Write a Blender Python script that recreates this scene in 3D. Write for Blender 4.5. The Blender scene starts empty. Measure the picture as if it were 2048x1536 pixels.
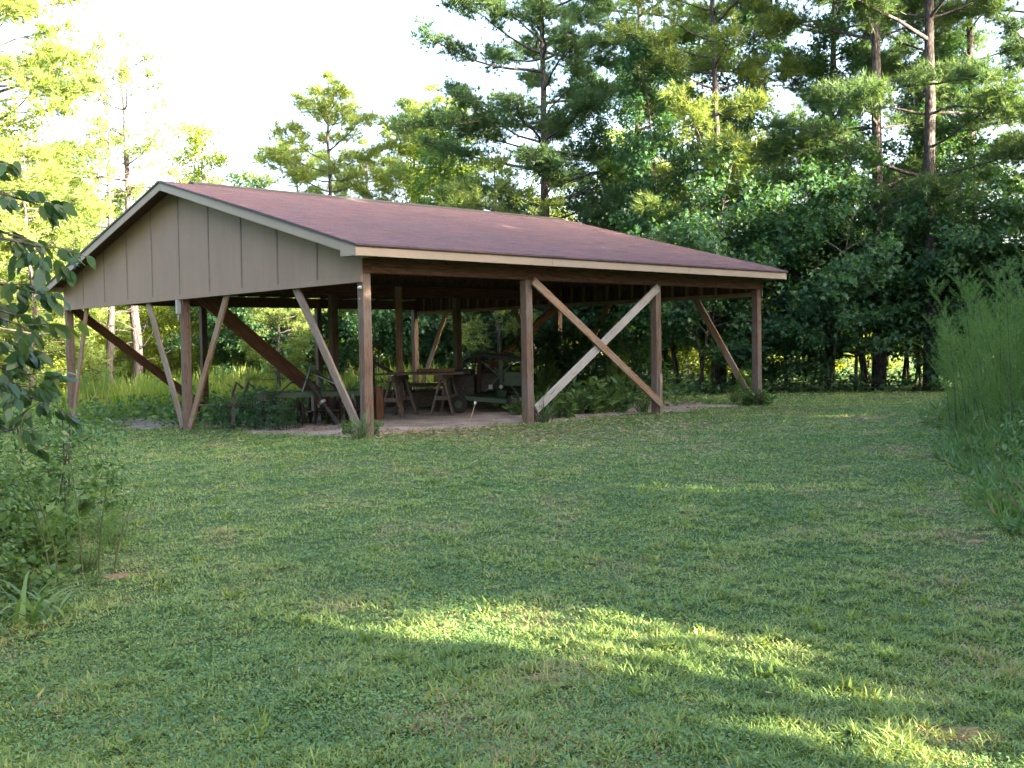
import bpy, math, random
import numpy as np
from mathutils import Matrix, Vector
R = math.radians
random.seed(7)
SC = bpy.context.scene
COL = SC.collection

# ---------------------------------------------------------------- camera, light, exposure
CAMZ = 1.5
cd = bpy.data.cameras.new('camera')
cam = bpy.data.objects.new('camera', cd)
COL.objects.link(cam)
cd.sensor_width = 36.0
cd.lens = 36.0 * 2131.7 / 2048.0
cd.clip_end = 3000
pitch, roll = 0.0349, -0.0150
cam.matrix_world = (Matrix.Translation((0, 0, CAMZ)) @ Matrix.Rotation(math.pi/2 - pitch, 4, 'X')
                    @ Matrix.Rotation(roll, 4, 'Z'))
SC.camera = cam

SUN_EL, SUN_AZ = R(15.0), R(120.0)        # azimuth clockwise from +Y
SDIR = np.array([math.sin(SUN_AZ)*math.cos(SUN_EL), math.cos(SUN_AZ)*math.cos(SUN_EL), math.sin(SUN_EL)])
w = bpy.data.worlds.new('World')
SC.world = w
w.use_nodes = True
nt = w.node_tree
sky = nt.nodes.new('ShaderNodeTexSky')
sky.sky_type = 'NISHITA'
sky.sun_disc = False
sky.sun_elevation = SUN_EL
sky.sun_rotation = SUN_AZ
sky.air_density = 0.75
sky.dust_density = 6.0
sky.ozone_density = 0.4
bg = nt.nodes['Background']
bg.inputs['Strength'].default_value = 0.11
nt.links.new(sky.outputs[0], bg.inputs[0])
sl = bpy.data.lights.new('sun', 'SUN')
sl.energy = 4.4
sl.angle = R(0.55)
sl.color = (1.0, 0.86, 0.62)
sun = bpy.data.objects.new('sun', sl)
COL.objects.link(sun)
sun.rotation_euler = Vector(SDIR).to_track_quat('Z', 'Y').to_euler()
sun.location = (30, -20, 30)
SC.view_settings.view_transform = 'Standard'
SC.view_settings.look = 'None'
SC.view_settings.exposure = 4.02
SC.view_settings.gamma = 1.0
SC.render.engine = 'CYCLES'
SC.cycles.max_bounces = 8
SC.cycles.transparent_max_bounces = 4

# ---------------------------------------------------------------- ground height and pixel helper
def sm(a, b, x):
    t = np.clip((np.asarray(x, float) - a) / (b - a), 0, 1)
    return t*t*(3 - 2*t)
def gz(x, y):
    x = np.asarray(x, float); y = np.asarray(y, float)
    z = 0.16*sm(4, 15, y)
    z = z + np.where(x < -2.2, 0.046*np.maximum(x + 2.2, -14)*sm(8, 17, y), 0)
    z = z + 0.018*np.sin(x*0.9 + 1.0)*np.sin(y*0.7) * sm(3, 6, y)
    return z
def X(px, d):
    return (px - 1024.0)/2131.0*d
def Z(py, px, d):
    # height of pixel (px, py) at distance d
    return CAMZ + (694.0 - (py + 0.015*(px - 1024.0)))/2131.0*d

# ---------------------------------------------------------------- materials
def newmat(name):
    m = bpy.data.materials.new(name)
    m.use_nodes = True
    n = m.node_tree
    b = n.nodes['Principled BSDF']
    return m, n, b
def N(n, t, **kw):
    nd = n.nodes.new(t)
    for k, v in kw.items():
        if k in nd.inputs.keys():
            nd.inputs[k].default_value = v
        else:
            setattr(nd, k, v)
    return nd
def ramp(n, src, stops):
    r = n.nodes.new('ShaderNodeValToRGB')
    e = r.color_ramp.elements
    while len(e) < len(stops):
        e.new(0.5)
    for i, (p, c) in enumerate(stops):
        e[i].position = p
        e[i].color = (c[0], c[1], c[2], 1)
    n.links.new(src, r.inputs[0])
    return r
def mixc(n, f, a, b, mode='MIX'):
    m = n.nodes.new('ShaderNodeMix')
    m.data_type = 'RGBA'; m.blend_type = mode
    for s, v in ((m.inputs[0], f), (m.inputs[6], a), (m.inputs[7], b)):
        if hasattr(v, 'is_output'):
            n.links.new(v, s)
        elif isinstance(v, (int, float)):
            s.default_value = v
        else:
            s.default_value = (v[0], v[1], v[2], 1)
    return m.outputs[2]

def leaf_mat(name, cols, trans=0.35, tcol=None, rough=0.55, nscale=0.6, spec=0.3, dry=None, broad=0.0):
    """foliage: hue varies leaf by leaf and clump by clump; thin leaves let light through"""
    m, n, b = newmat(name)
    geo = N(n, 'ShaderNodeNewGeometry')
    oi = N(n, 'ShaderNodeObjectInfo')
    tc = N(n, 'ShaderNodeTexCoord')
    no = N(n, 'ShaderNodeTexNoise', Scale=nscale, Detail=3.0)
    n.links.new(tc.outputs['Object'], no.inputs['Vector'])
    a = N(n, 'ShaderNodeMath', operation='MULTIPLY_ADD')
    n.links.new(geo.outputs['Random Per Island'], a.inputs[0]); a.inputs[1].default_value = 0.55
    n.links.new(no.outputs[0], a.inputs[2])
    a2 = N(n, 'ShaderNodeMath', operation='MULTIPLY_ADD')
    n.links.new(oi.outputs['Random'], a2.inputs[0]); a2.inputs[1].default_value = 0.22
    n.links.new(a.outputs[0], a2.inputs[2])
    s = N(n, 'ShaderNodeMath', operation='SUBTRACT')
    n.links.new(a2.outputs[0], s.inputs[0]); s.inputs[1].default_value = 0.38
    if broad:
        nb_ = N(n, 'ShaderNodeTexNoise', Scale=0.42, Detail=4.0, Roughness=0.6)
        n.links.new(tc.outputs['Object'], nb_.inputs['Vector'])
        s2 = N(n, 'ShaderNodeMath', operation='MULTIPLY_ADD')
        n.links.new(nb_.outputs[0], s2.inputs[0]); s2.inputs[1].default_value = broad
        n.links.new(s.outputs[0], s2.inputs[2])
        s3 = N(n, 'ShaderNodeMath', operation='SUBTRACT'); n.links.new(s2.outputs[0], s3.inputs[0]); s3.inputs[1].default_value = broad*0.55
        s = s3
    k = len(cols)
    stops = [(i/(k-1)*0.98, c) for i, c in enumerate(cols)]
    if dry:
        dt = 0.76 if broad else 0.90; stops[-1] = (dt, cols[-1]); stops.append((dt+0.07, dry))
    r = ramp(n, s.outputs[0], stops)
    n.links.new(r.outputs[0], b.inputs['Base Color'])
    b.inputs['Roughness'].default_value = rough
    b.inputs['Specular IOR Level'].default_value = spec
    t = N(n, 'ShaderNodeBsdfTranslucent')
    tc2 = mixc(n, 1.0, r.outputs[0], tcol or (1.6, 1.5, 0.5), 'MULTIPLY')
    n.links.new(tc2, t.inputs[0])
    mx = N(n, 'ShaderNodeMixShader')
    mx.inputs[0].default_value = trans
    n.links.new(b.outputs[0], mx.inputs[1]); n.links.new(t.outputs[0], mx.inputs[2])
    n.links.new(mx.outputs[0], n.nodes['Material Output'].inputs[0])
    return m

def wood_mat(name, dark, light, grey=None, gamt=0.0, grain=55, rough=0.85):
    """lumber with the grain along local Z, knots and weathering"""
    m, n, b = newmat(name)
    tc = N(n, 'ShaderNodeTexCoord')
    oi = N(n, 'ShaderNodeObjectInfo')
    mp = N(n, 'ShaderNodeMapping')
    mp.inputs['Scale'].default_value = (1, 1, 0.055)
    off = N(n, 'ShaderNodeVectorMath', operation='SCALE')
    off.inputs[0].default_value = (13, 7, 29)
    n.links.new(oi.outputs['Random'], off.inputs['Scale'])
    ad = N(n, 'ShaderNodeVectorMath', operation='ADD')
    n.links.new(tc.outputs['Object'], ad.inputs[0]); n.links.new(off.outputs[0], ad.inputs[1])
    n.links.new(ad.outputs[0], mp.inputs[0])
    g = N(n, 'ShaderNodeTexNoise', Scale=grain, Detail=5.0, Roughness=0.65, Distortion=0.6)
    n.links.new(mp.outputs[0], g.inputs['Vector'])
    r = ramp(n, g.outputs[0], [(0.38, dark), (0.60, light)])
    # fine dark checks
    g2 = N(n, 'ShaderNodeTexNoise', Scale=grain*2.2, Detail=2.0)
    n.links.new(mp.outputs[0], g2.inputs['Vector'])
    ck = ramp(n, g2.outputs[0], [(0.30, (0.35, 0.33, 0.32)), (0.40, (1, 1, 1))])
    c = mixc(n, 0.8, r.outputs[0], ck.outputs[0], 'MULTIPLY')
    # knots
    v = N(n, 'ShaderNodeTexVoronoi', Scale=3.2)
    mp2 = N(n, 'ShaderNodeMapping'); mp2.inputs['Scale'].default_value = (1.6, 1.6, 0.8)
    n.links.new(ad.outputs[0], mp2.inputs[0]); n.links.new(mp2.outputs[0], v.inputs['Vector'])
    kr = ramp(n, v.outputs['Distance'], [(0.055, (0.25, 0.2, 0.17)), (0.10, (1, 1, 1))])
    c = mixc(n, 0.9, c, kr.outputs[0], 'MULTIPLY')
    if grey:
        w2 = N(n, 'ShaderNodeTexNoise', Scale=1.3, Detail=4.0, Roughness=0.7)
        n.links.new(ad.outputs[0], w2.inputs['Vector'])
        wr = ramp(n, w2.outputs[0], [(0.42 - gamt*0.3, (0, 0, 0)), (0.75 - gamt*0.3, (1, 1, 1))])
        gc = mixc(n, 1.0, ck.outputs[0], grey, 'MULTIPLY')
        c = mixc(n, wr.outputs[0], c, gc)
    n.links.new(c, b.inputs['Base Color'])
    b.inputs['Roughness'].default_value = rough
    b.inputs['Specular IOR Level'].default_value = 0.2
    bp = N(n, 'ShaderNodeBump', Strength=0.35, Distance=0.004)
    n.links.new(g.outputs[0], bp.inputs['Height']); n.links.new(bp.outputs[0], b.inputs['Normal'])
    return m

def plain_mat(name, col, var=0.25, scale=6, rough=0.7, metal=0.0, spot=None, bump=0.0, spec=0.3, stretch=(1, 1, 1)):
    m, n, b = newmat(name)
    tc = N(n, 'ShaderNodeTexCoord')
    mp = N(n, 'ShaderNodeMapping'); mp.inputs['Scale'].default_value = stretch
    n.links.new(tc.outputs['Object'], mp.inputs[0])
    no = N(n, 'ShaderNodeTexNoise', Scale=scale, Detail=6.0, Roughness=0.65)
    n.links.new(mp.outputs[0], no.inputs['Vector'])
    lo = [x*(1-var) for x in col]; hi = [min(1, x*(1+var)) for x in col]
    r = ramp(n, no.outputs[0], [(0.3, lo), (0.7, hi)])
    c = r.outputs[0]
    if spot:
        n2 = N(n, 'ShaderNodeTexNoise', Scale=scale*2.3, Detail=5.0, Roughness=0.75)
        n.links.new(tc.outputs['Object'], n2.inputs['Vector'])
        sr = ramp(n, n2.outputs[0], [(0.50, (0, 0, 0)), (0.60, (1, 1, 1))])
        c = mixc(n, sr.outputs[0], c, spot)
    n.links.new(c, b.inputs['Base Color'])
    b.inputs['Roughness'].default_value = rough
    b.inputs['Metallic'].default_value = metal
    b.inputs['Specular IOR Level'].default_value = spec
    if bump:
        n3 = N(n, 'ShaderNodeTexNoise', Scale=scale*8, Detail=4.0)
        n.links.new(tc.outputs['Object'], n3.inputs['Vector'])
        bp = N(n, 'ShaderNodeBump', Strength=bump, Distance=0.02)
        n.links.new(n3.outputs[0], bp.inputs['Height']); n.links.new(bp.outputs[0], b.inputs['Normal'])
    return m

def bark_mat(name, dark, light):
    m, n, b = newmat(name)
    tc = N(n, 'ShaderNodeTexCoord')
    mp = N(n, 'ShaderNodeMapping'); mp.inputs['Scale'].default_value = (1, 1, 0.28)
    n.links.new(tc.outputs['Object'], mp.inputs[0])
    v = N(n, 'ShaderNodeTexVoronoi', Scale=14.0, feature='DISTANCE_TO_EDGE')
    n.links.new(mp.outputs[0], v.inputs['Vector'])
    no = N(n, 'ShaderNodeTexNoise', Scale=9.0, Detail=5.0, Roughness=0.7)
    n.links.new(mp.outputs[0], no.inputs['Vector'])
    mm = N(n, 'ShaderNodeMath', operation='MULTIPLY_ADD')
    n.links.new(v.outputs['Distance'], mm.inputs[0]); mm.inputs[1].default_value = 1.2
    n.links.new(no.outputs[0], mm.inputs[2])
    r = ramp(n, mm.outputs[0], [(0.40, dark), (0.85, light)])
    n.links.new(r.outputs[0], b.inputs['Base Color'])
    b.inputs['Roughness'].default_value = 0.9
    b.inputs['Specular IOR Level'].default_value = 0.15
    bp = N(n, 'ShaderNodeBump', Strength=0.7, Distance=0.03)
    n.links.new(mm.outputs[0], bp.inputs['Height']); n.links.new(bp.outputs[0], b.inputs['Normal'])
    return m

M = {}
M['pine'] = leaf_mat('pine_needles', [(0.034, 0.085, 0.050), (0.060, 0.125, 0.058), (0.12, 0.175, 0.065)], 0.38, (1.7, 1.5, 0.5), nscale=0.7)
M['pine_pale'] = leaf_mat('pale_sunlit_pine_needles', [(0.09, 0.155, 0.06), (0.16, 0.23, 0.07), (0.25, 0.30, 0.08)], 0.42, (1.7, 1.5, 0.5), nscale=0.7)  # sunlight and sky glare on the pines put into a paler needle colour
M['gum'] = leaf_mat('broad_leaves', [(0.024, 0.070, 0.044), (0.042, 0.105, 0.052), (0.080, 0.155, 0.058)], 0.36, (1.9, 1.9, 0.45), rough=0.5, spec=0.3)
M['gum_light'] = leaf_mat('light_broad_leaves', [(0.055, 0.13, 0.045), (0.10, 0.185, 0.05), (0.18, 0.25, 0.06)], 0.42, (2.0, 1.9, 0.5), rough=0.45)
M['far'] = leaf_mat('sunlit_far_leaves', [(0.10, 0.17, 0.035), (0.19, 0.25, 0.045), (0.32, 0.36, 0.07)], 0.47, (2.0, 1.8, 0.5))  # far foliage brightened in its colour to look sunlit
M['grass'] = leaf_mat('lawn_blades', [(0.090, 0.175, 0.058), (0.165, 0.265, 0.080), (0.27, 0.35, 0.105), (0.33, 0.36, 0.14)], 0.32, (1.6, 1.4, 0.6), nscale=1.6, dry=(0.34, 0.24, 0.18), broad=1.0)
M['clover'] = leaf_mat('clover_leaves', [(0.060, 0.140, 0.062), (0.120, 0.23, 0.080), (0.21, 0.32, 0.10)], 0.28, (1.6, 1.5, 0.6), nscale=2.2, dry=(0.26, 0.19, 0.14), broad=0.8)
M['tall'] = leaf_mat('sunlit_tall_grass_blades', [(0.12, 0.20, 0.05), (0.21, 0.29, 0.07), (0.32, 0.36, 0.11)], 0.45, (1.8, 1.7, 0.55), dry=(0.40, 0.33, 0.2))  # field grass colour raised to stand for sun falling on it
M['fennel'] = leaf_mat('fennel_foliage', [(0.075, 0.155, 0.055), (0.13, 0.22, 0.065), (0.21, 0.30, 0.09)], 0.38, (1.6, 1.6, 0.6))
M['persimmon'] = leaf_mat('broad_glossy_leaves', [(0.022, 0.060, 0.032), (0.042, 0.095, 0.040), (0.12, 0.16, 0.045)], 0.34, (1.9, 1.7, 0.4), rough=0.45, spec=0.4, nscale=4)
M['weed'] = leaf_mat('weed_leaves', [(0.055, 0.13, 0.060), (0.10, 0.19, 0.065), (0.18, 0.26, 0.09)], 0.34, (1.7, 1.6, 0.6), nscale=2, dry=(0.27, 0.19, 0.14))
M['dry'] = leaf_mat('dry_straw', [(0.22, 0.15, 0.09), (0.36, 0.27, 0.17), (0.50, 0.42, 0.30)], 0.15, (1.2, 1.1, 0.8), nscale=2)
M['bark_pine'] = bark_mat('pine_bark', (0.028, 0.023, 0.024), (0.105, 0.090, 0.090))
M['bark_grey'] = bark_mat('grey_bark', (0.035, 0.031, 0.028), (0.12, 0.108, 0.095))
M['stem'] = plain_mat('green_stem', (0.07, 0.09, 0.04), rough=0.8)
M['post'] = wood_mat('weathered_post_wood', (0.072, 0.042, 0.030), (0.195, 0.122, 0.086), (0.17, 0.135, 0.115), 0.25)
M['brace'] = wood_mat('grey_brace_wood', (0.13, 0.085, 0.06), (0.28, 0.19, 0.135), (0.27, 0.22, 0.19), 0.35)
M['brace_grey'] = wood_mat('bleached_brace_wood', (0.17, 0.13, 0.11), (0.32, 0.27, 0.235), (0.36, 0.33, 0.31), 0.9)
M['brace_brown'] = wood_mat('brown_brace_wood', (0.16, 0.085, 0.045), (0.34, 0.20, 0.115), (0.28, 0.23, 0.19), 0.1)
M['beam'] = wood_mat('brown_beam_wood', (0.085, 0.040, 0.026), (0.19, 0.095, 0.06))
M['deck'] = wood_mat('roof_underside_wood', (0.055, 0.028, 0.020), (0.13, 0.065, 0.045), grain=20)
M['siding'] = plain_mat('tan_siding_paint', (0.278, 0.196, 0.146), 0.09, 2.4, 0.75, bump=0.15, stretch=(1, 1, .22))
M['trim'] = plain_mat('tan_trim_paint', (0.29, 0.235, 0.18), 0.07, 2.0, 0.6)
M['batten'] = plain_mat('batten_edge', (0.19, 0.14, 0.125), 0.15, 5, 0.8)
M['drip'] = plain_mat('dark_edge_metal', (0.04, 0.035, 0.035), 0.2, 5, 0.6)
M['green'] = plain_mat('worn_green_paint', (0.010, 0.050, 0.024), 0.35, 7, 0.45, spot=(0.05, 0.035, 0.022), spec=0.45)
M['black'] = plain_mat('black_steel', (0.018, 0.018, 0.02), 0.4, 9, 0.5, spot=(0.06, 0.035, 0.02))
M['rust'] = plain_mat('rusty_steel', (0.034, 0.019, 0.015), 0.45, 9, 0.85)
M['yellow'] = plain_mat('faded_yellow_paint', (0.20, 0.13, 0.03), 0.3, 9, 0.6)
M['rubber'] = plain_mat('tyre_rubber', (0.022, 0.022, 0.022), 0.3, 12, 0.85)
M['white'] = plain_mat('white_plastic', (0.36, 0.37, 0.38), 0.1, 9, 0.5)
M['greymetal'] = plain_mat('grey_metal', (0.30, 0.31, 0.32), 0.15, 9, 0.45, metal=0.3)
M['greywood'] = wood_mat('old_grey_board_wood', (0.065, 0.050, 0.044), (0.15, 0.12, 0.105))

def shingle_mat():
    m, n, b = newmat('red_brown_shingles')
    tc = N(n, 'ShaderNodeTexCoord')
    mp = N(n, 'ShaderNodeMapping')
    n.links.new(tc.outputs['Object'], mp.inputs[0])
    br = N(n, 'ShaderNodeTexBrick')
    br.inputs['Scale'].default_value = 1.0
    br.inputs['Brick Width'].default_value = 0.32
    br.inputs['Row Height'].default_value = 0.1395
    br.inputs['Mortar Size'].default_value = 0.004
    br.inputs['Bias'].default_value = 0.0
    br.inputs['Color1'].default_value = (0.112, 0.070, 0.076, 1)
    br.inputs['Color2'].default_value = (0.088, 0.058, 0.068, 1)
    br.inputs['Mortar'].default_value = (0.10, 0.06, 0.06, 1)
    n.links.new(mp.outputs[0], br.inputs['Vector'])
    # warm and cool streaks running across the courses and blends of darker tabs
    mp2 = N(n, 'ShaderNodeMapping'); mp2.inputs['Scale'].default_value = (1.1, 9.0, 1)
    n.links.new(tc.outputs['Object'], mp2.inputs[0])
    no = N(n, 'ShaderNodeTexNoise', Scale=1.6, Detail=6.0, Roughness=0.75)
    n.links.new(mp2.outputs[0], no.inputs['Vector'])
    r = ramp(n, no.outputs[0], [(0.34, (0.62, 0.68, 0.80)), (0.5, (1, 1, 1)), (0.66, (1.55, 1.15, 0.95))])
    c = mixc(n, 0.9, br.outputs[0], r.outputs[0], 'MULTIPLY')
    g = N(n, 'ShaderNodeTexNoise', Scale=45.0, Detail=3.0)
    n.links.new(tc.outputs['Object'], g.inputs['Vector'])
    gr = ramp(n, g.outputs[0], [(0.3, (0.7, 0.7, 0.7)), (0.7, (1.3, 1.3, 1.3))])
    c = mixc(n, 0.8, c, gr.outputs[0], 'MULTIPLY')
    n.links.new(c, b.inputs['Base Color'])
    b.inputs['Roughness'].default_value = 0.88
    b.inputs['Specular IOR Level'].default_value = 0.25
    bp = N(n, 'ShaderNodeBump', Strength=0.5, Distance=0.006)
    n.links.new(g.outputs[0], bp.inputs['Height']); n.links.new(bp.outputs[0], b.inputs['Normal'])
    return m
M['shingle'] = shingle_mat()

def soil_mat(name, stops, sc=0.8):
    m, n, b = newmat(name)
    tc = N(n, 'ShaderNodeTexCoord')
    no = N(n, 'ShaderNodeTexNoise', Scale=sc, Detail=9.0, Roughness=0.72)
    n.links.new(tc.outputs['Object'], no.inputs['Vector'])
    n2 = N(n, 'ShaderNodeTexNoise', Scale=28.0, Detail=6.0, Roughness=0.7)
    n.links.new(tc.outputs['Object'], n2.inputs['Vector'])
    a = N(n, 'ShaderNodeMath', operation='MULTIPLY_ADD')
    n.links.new(n2.outputs[0], a.inputs[0]); a.inputs[1].default_value = 0.7
    n.links.new(no.outputs[0], a.inputs[2])
    s = N(n, 'ShaderNodeMath', operation='SUBTRACT')
    n.links.new(a.outputs[0], s.inputs[0]); s.inputs[1].default_value = 0.35
    r = ramp(n, s.outputs[0], stops)
    n.links.new(r.outputs[0], b.inputs['Base Color'])
    b.inputs['Roughness'].default_value = 0.95
    b.inputs['Specular IOR Level'].default_value = 0.1
    bp = N(n, 'ShaderNodeBump', Strength=0.8, Distance=0.03)
    n.links.new(n2.outputs[0], bp.inputs['Height']); n.links.new(bp.outputs[0], b.inputs['Normal'])
    return m
M['ground'] = soil_mat('lawn_soil', [(0.25, (0.045, 0.085, 0.034)), (0.5, (0.065, 0.11, 0.045)), (0.68, (0.12, 0.12, 0.070)), (0.82, (0.19, 0.14, 0.10))])
M['gravel'] = soil_mat('gravel', [(0.25, (0.15, 0.115, 0.10)), (0.5, (0.30, 0.25, 0.23)), (0.75, (0.50, 0.45, 0.42))], 1.4)
M['clay'] = soil_mat('bare_clay', [(0.3, (0.20, 0.11, 0.07)), (0.7, (0.42, 0.27, 0.17))], 3)

# ---------------------------------------------------------------- mesh helpers
def link(o, parent=None, loc=None):
    COL.objects.link(o)
    if parent is not None:
        o.parent = parent
    if loc is not None:
        o.location = loc
    return o
def tag(o, label=None, cat=None, group=None, kind=None):
    if label: o['label'] = label
    if cat: o['category'] = cat
    if group: o['group'] = group
    if kind: o['kind'] = kind
    return o
def empty(name, loc, rz=0, parent=None):
    o = bpy.data.objects.new(name, None)
    o.empty_display_size = 0.3
    link(o, parent, loc)
    o.rotation_euler = (0, 0, rz)
    return o
def np_mesh(name, V, F, mat, smooth=False):
    """V (n,3); F (m,k) same-size faces"""
    me = bpy.data.meshes.new(name)
    V = np.asarray(V, np.float32); F = np.asarray(F, np.int32)
    k = F.shape[1]
    me.vertices.add(len(V)); me.vertices.foreach_set('co', V.ravel())
    me.loops.add(F.size); me.loops.foreach_set('vertex_index', F.ravel())
    me.polygons.add(len(F))
    me.polygons.foreach_set('loop_start', np.arange(0, F.size, k, dtype=np.int32))
    me.polygons.foreach_set('loop_total', np.full(len(F), k, np.int32))
    if smooth: me.polygons.foreach_set('use_smooth', np.ones(len(F), bool))
    me.update(calc_edges=True)
    me.materials.append(mat)
    return me
class MB:
    def __init__(self): self.v = []; self.f = []
    def add(self, vs, fs):
        b = len(self.v); self.v += [tuple(v) for v in vs]; self.f += [tuple(i+b for i in f) for f in fs]
    def box(self, x0, x1, y0, y1, z0, z1, M4=None):
        vs = [Vector(p) for p in ((x0,y0,z0),(x1,y0,z0),(x1,y1,z0),(x0,y1,z0),(x0,y0,z1),(x1,y0,z1),(x1,y1,z1),(x0,y1,z1))]
        if M4 is not None: vs = [M4 @ v for v in vs]
        self.add(vs, [(0,3,2,1),(4,5,6,7),(0,1,5,4),(1,2,6,5),(2,3,7,6),(3,0,4,7)])
    def bar(self, p, q, wx, wy, up=(0, 0, 1)):
        self.box(-wx/2, wx/2, -wy/2, wy/2, 0, (Vector(q)-Vector(p)).length, frame(p, q, up))
    def tube(self, pts, rad, n=7, cap=True):
        pts = [Vector(p) for p in pts]
        if isinstance(rad, (int, float)): rad = [rad]*len(pts)
        b = len(self.v); ref = Vector((0.31, 0.87, 0.22))
        for i, p in enumerate(pts):
            t = (pts[min(i+1, len(pts)-1)] - pts[max(i-1, 0)]).normalized()
            if abs(t.dot(ref)) > 0.95: ref = Vector((0.9, -0.1, 0.3))
            a = t.cross(ref).normalized(); c = t.cross(a)
            for j in range(n):
                an = 2*math.pi*j/n
                self.v.append(tuple(p + (a*math.cos(an) + c*math.sin(an))*rad[i]))
        for i in range(len(pts)-1):
            for j in range(n):
                k = (j+1) % n
                self.f.append((b+i*n+j, b+i*n+k, b+(i+1)*n+k, b+(i+1)*n+j))
        if cap:
            self.f.append(tuple(b+j for j in range(n))[::-1])
            self.f.append(tuple(b+(len(pts)-1)*n+j for j in range(n)))
    def lathe(self, c, axis, prof, n=20):
        """prof: list of (along, radius)"""
        ax = Vector(axis).normalized(); ref = Vector((0, 0, 1)) if abs(ax.z) < 0.9 else Vector((1, 0, 0))
        a = ax.cross(ref).normalized(); d = ax.cross(a); b = len(self.v); c = Vector(c)
        for (h, r) in prof:
            for j in range(n):
                an = 2*math.pi*j/n
                self.v.append(tuple(c + ax*h + (a*math.cos(an)+d*math.sin(an))*r))
        for i in range(len(prof)-1):
            for j in range(n):
                k = (j+1) % n
                self.f.append((b+i*n+j, b+i*n+k, b+(i+1)*n+k, b+(i+1)*n+j))
        self.f.append(tuple(b+j for j in range(n))[::-1])
        self.f.append(tuple(b+(len(prof)-1)*n+j for j in range(n)))
    def mesh(self, name, mat, smooth=False):
        me = bpy.data.meshes.new(name); me.from_pydata(self.v, [], self.f); me.update()
        if smooth: me.polygons.foreach_set('use_smooth', [True]*len(me.polygons))
        me.materials.append(mat)
        return me
    def obj(self, name, mat, parent=None, loc=None, smooth=False, bevel=0):
        o = bpy.data.objects.new(name, self.mesh(name, mat, smooth))
        if bevel:
            md = o.modifiers.new('bevel', 'BEVEL'); md.width = bevel; md.segments = 2; md.limit_method = 'ANGLE'
        return link(o, parent, loc)
def frame(p, q, up=(0, 0, 1)):
    p = Vector(p); q = Vector(q); z = (q-p).normalized(); up = Vector(up)
    if abs(z.dot(up)) > 0.98: up = Vector((0, 1, 0))
    x = up.cross(z).normalized(); y = z.cross(x)
    m = Matrix((x, y, z)).transposed().to_4x4(); m.translation = p
    return m
def lumber(name, p, q, wx, wy, mat, parent, up=(0, 0, 1), bevel=0.006):
    """one piece of timber, local Z along its length; ends slightly out of true"""
    L = (Vector(q)-Vector(p)).length
    b = MB(); k = max(2, int(L/0.7)); vs = []
    rn = random.Random(hash((round(p[0], 2), round(p[1], 2), round(q[2], 2))) & 0xffff)
    bx, by = rn.uniform(-.008, .008), rn.uniform(-.008, .008)
    for i in range(k+1):
        t = i/k; o = math.sin(math.pi*t)
        for sx, sy in ((-1,-1),(1,-1),(1,1),(-1,1)):
            vs.append((sx*wx/2 + bx*o + rn.uniform(-.0015,.0015), sy*wy/2 + by*o + rn.uniform(-.0015,.0015), t*L))
    fs = [(0,3,2,1), (4*k,4*k+1,4*k+2,4*k+3)]
    for i in range(k):
        for j in range(4):
            fs.append((4*i+j, 4*i+(j+1)%4, 4*i+4+(j+1)%4, 4*i+4+j))
    b.add(vs, fs)
    o = b.obj(name, mat, parent, bevel=bevel)
    o.matrix_local = frame(p, q, up)
    return o

# ---------------------------------------------------------------- foliage generators (numpy)
def unit(a):
    return a/np.maximum(np.linalg.norm(a, axis=-1, keepdims=True), 1e-9)
def needles(rng, P, A, k, length, width, spread=0.85, droop=0.0):
    n = len(P)
    D = unit(A[:, None, :]*0.75 + rng.normal(0, spread*0.6, (n, k, 3)))
    D[..., 2] -= droop; D = unit(D)
    Lg = length*rng.uniform(0.65, 1.1, (n, k, 1))
    S = unit(np.cross(D, rng.normal(0, 1, (n, k, 3))))*width/2
    B = P[:, None, :] + D*0.01
    T = B + D*Lg
    V = np.stack([B-S, B+S, T], 2).reshape(-1, 3)
    F = np.arange(len(V)).reshape(-1, 3)
    return V, F
STAR = np.array([(0,0),(.40,-.04),(.17,.26),(.52,.55),(.14,.58),(0,1),(-.14,.58),(-.52,.55),(-.17,.26),(-.40,-.04)])
OVAL = np.array([(0,0),(.22,.25),(.25,.55),(0,1),(-.25,.55),(-.22,.25)])
DIAM = np.array([(0,0),(.3,.45),(0,1),(-.3,.45)])
LANCE = np.array([(0,0),(.10,.35),(0,1),(-.10,.35)])
def leaves(rng, P, D, size, shape, flat=0.6, fold=0.15):
    """leaf faces at P pointing along D, mostly facing up"""
    n = len(P)
    D = unit(D)
    up = np.array([0, 0, 1.0])*flat + rng.normal(0, 0.45, (n, 3))
    Sd = unit(np.cross(D, up)); Nn = np.cross(Sd, D)
    sz = (size*rng.uniform(0.6, 1.15, n))[:, None, None]
    sx = shape[:, 0][None, :, None]; sy = shape[:, 1][None, :, None]
    V = P[:, None, :] + sz*(sx*Sd[:, None, :] + sy*D[:, None, :] + (np.abs(sx)*fold*2 - sy**2*0.18)*Nn[:, None, :])
    k = len(shape)
    return V.reshape(-1, 3), np.arange(n*k).reshape(-1, k)

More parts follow.
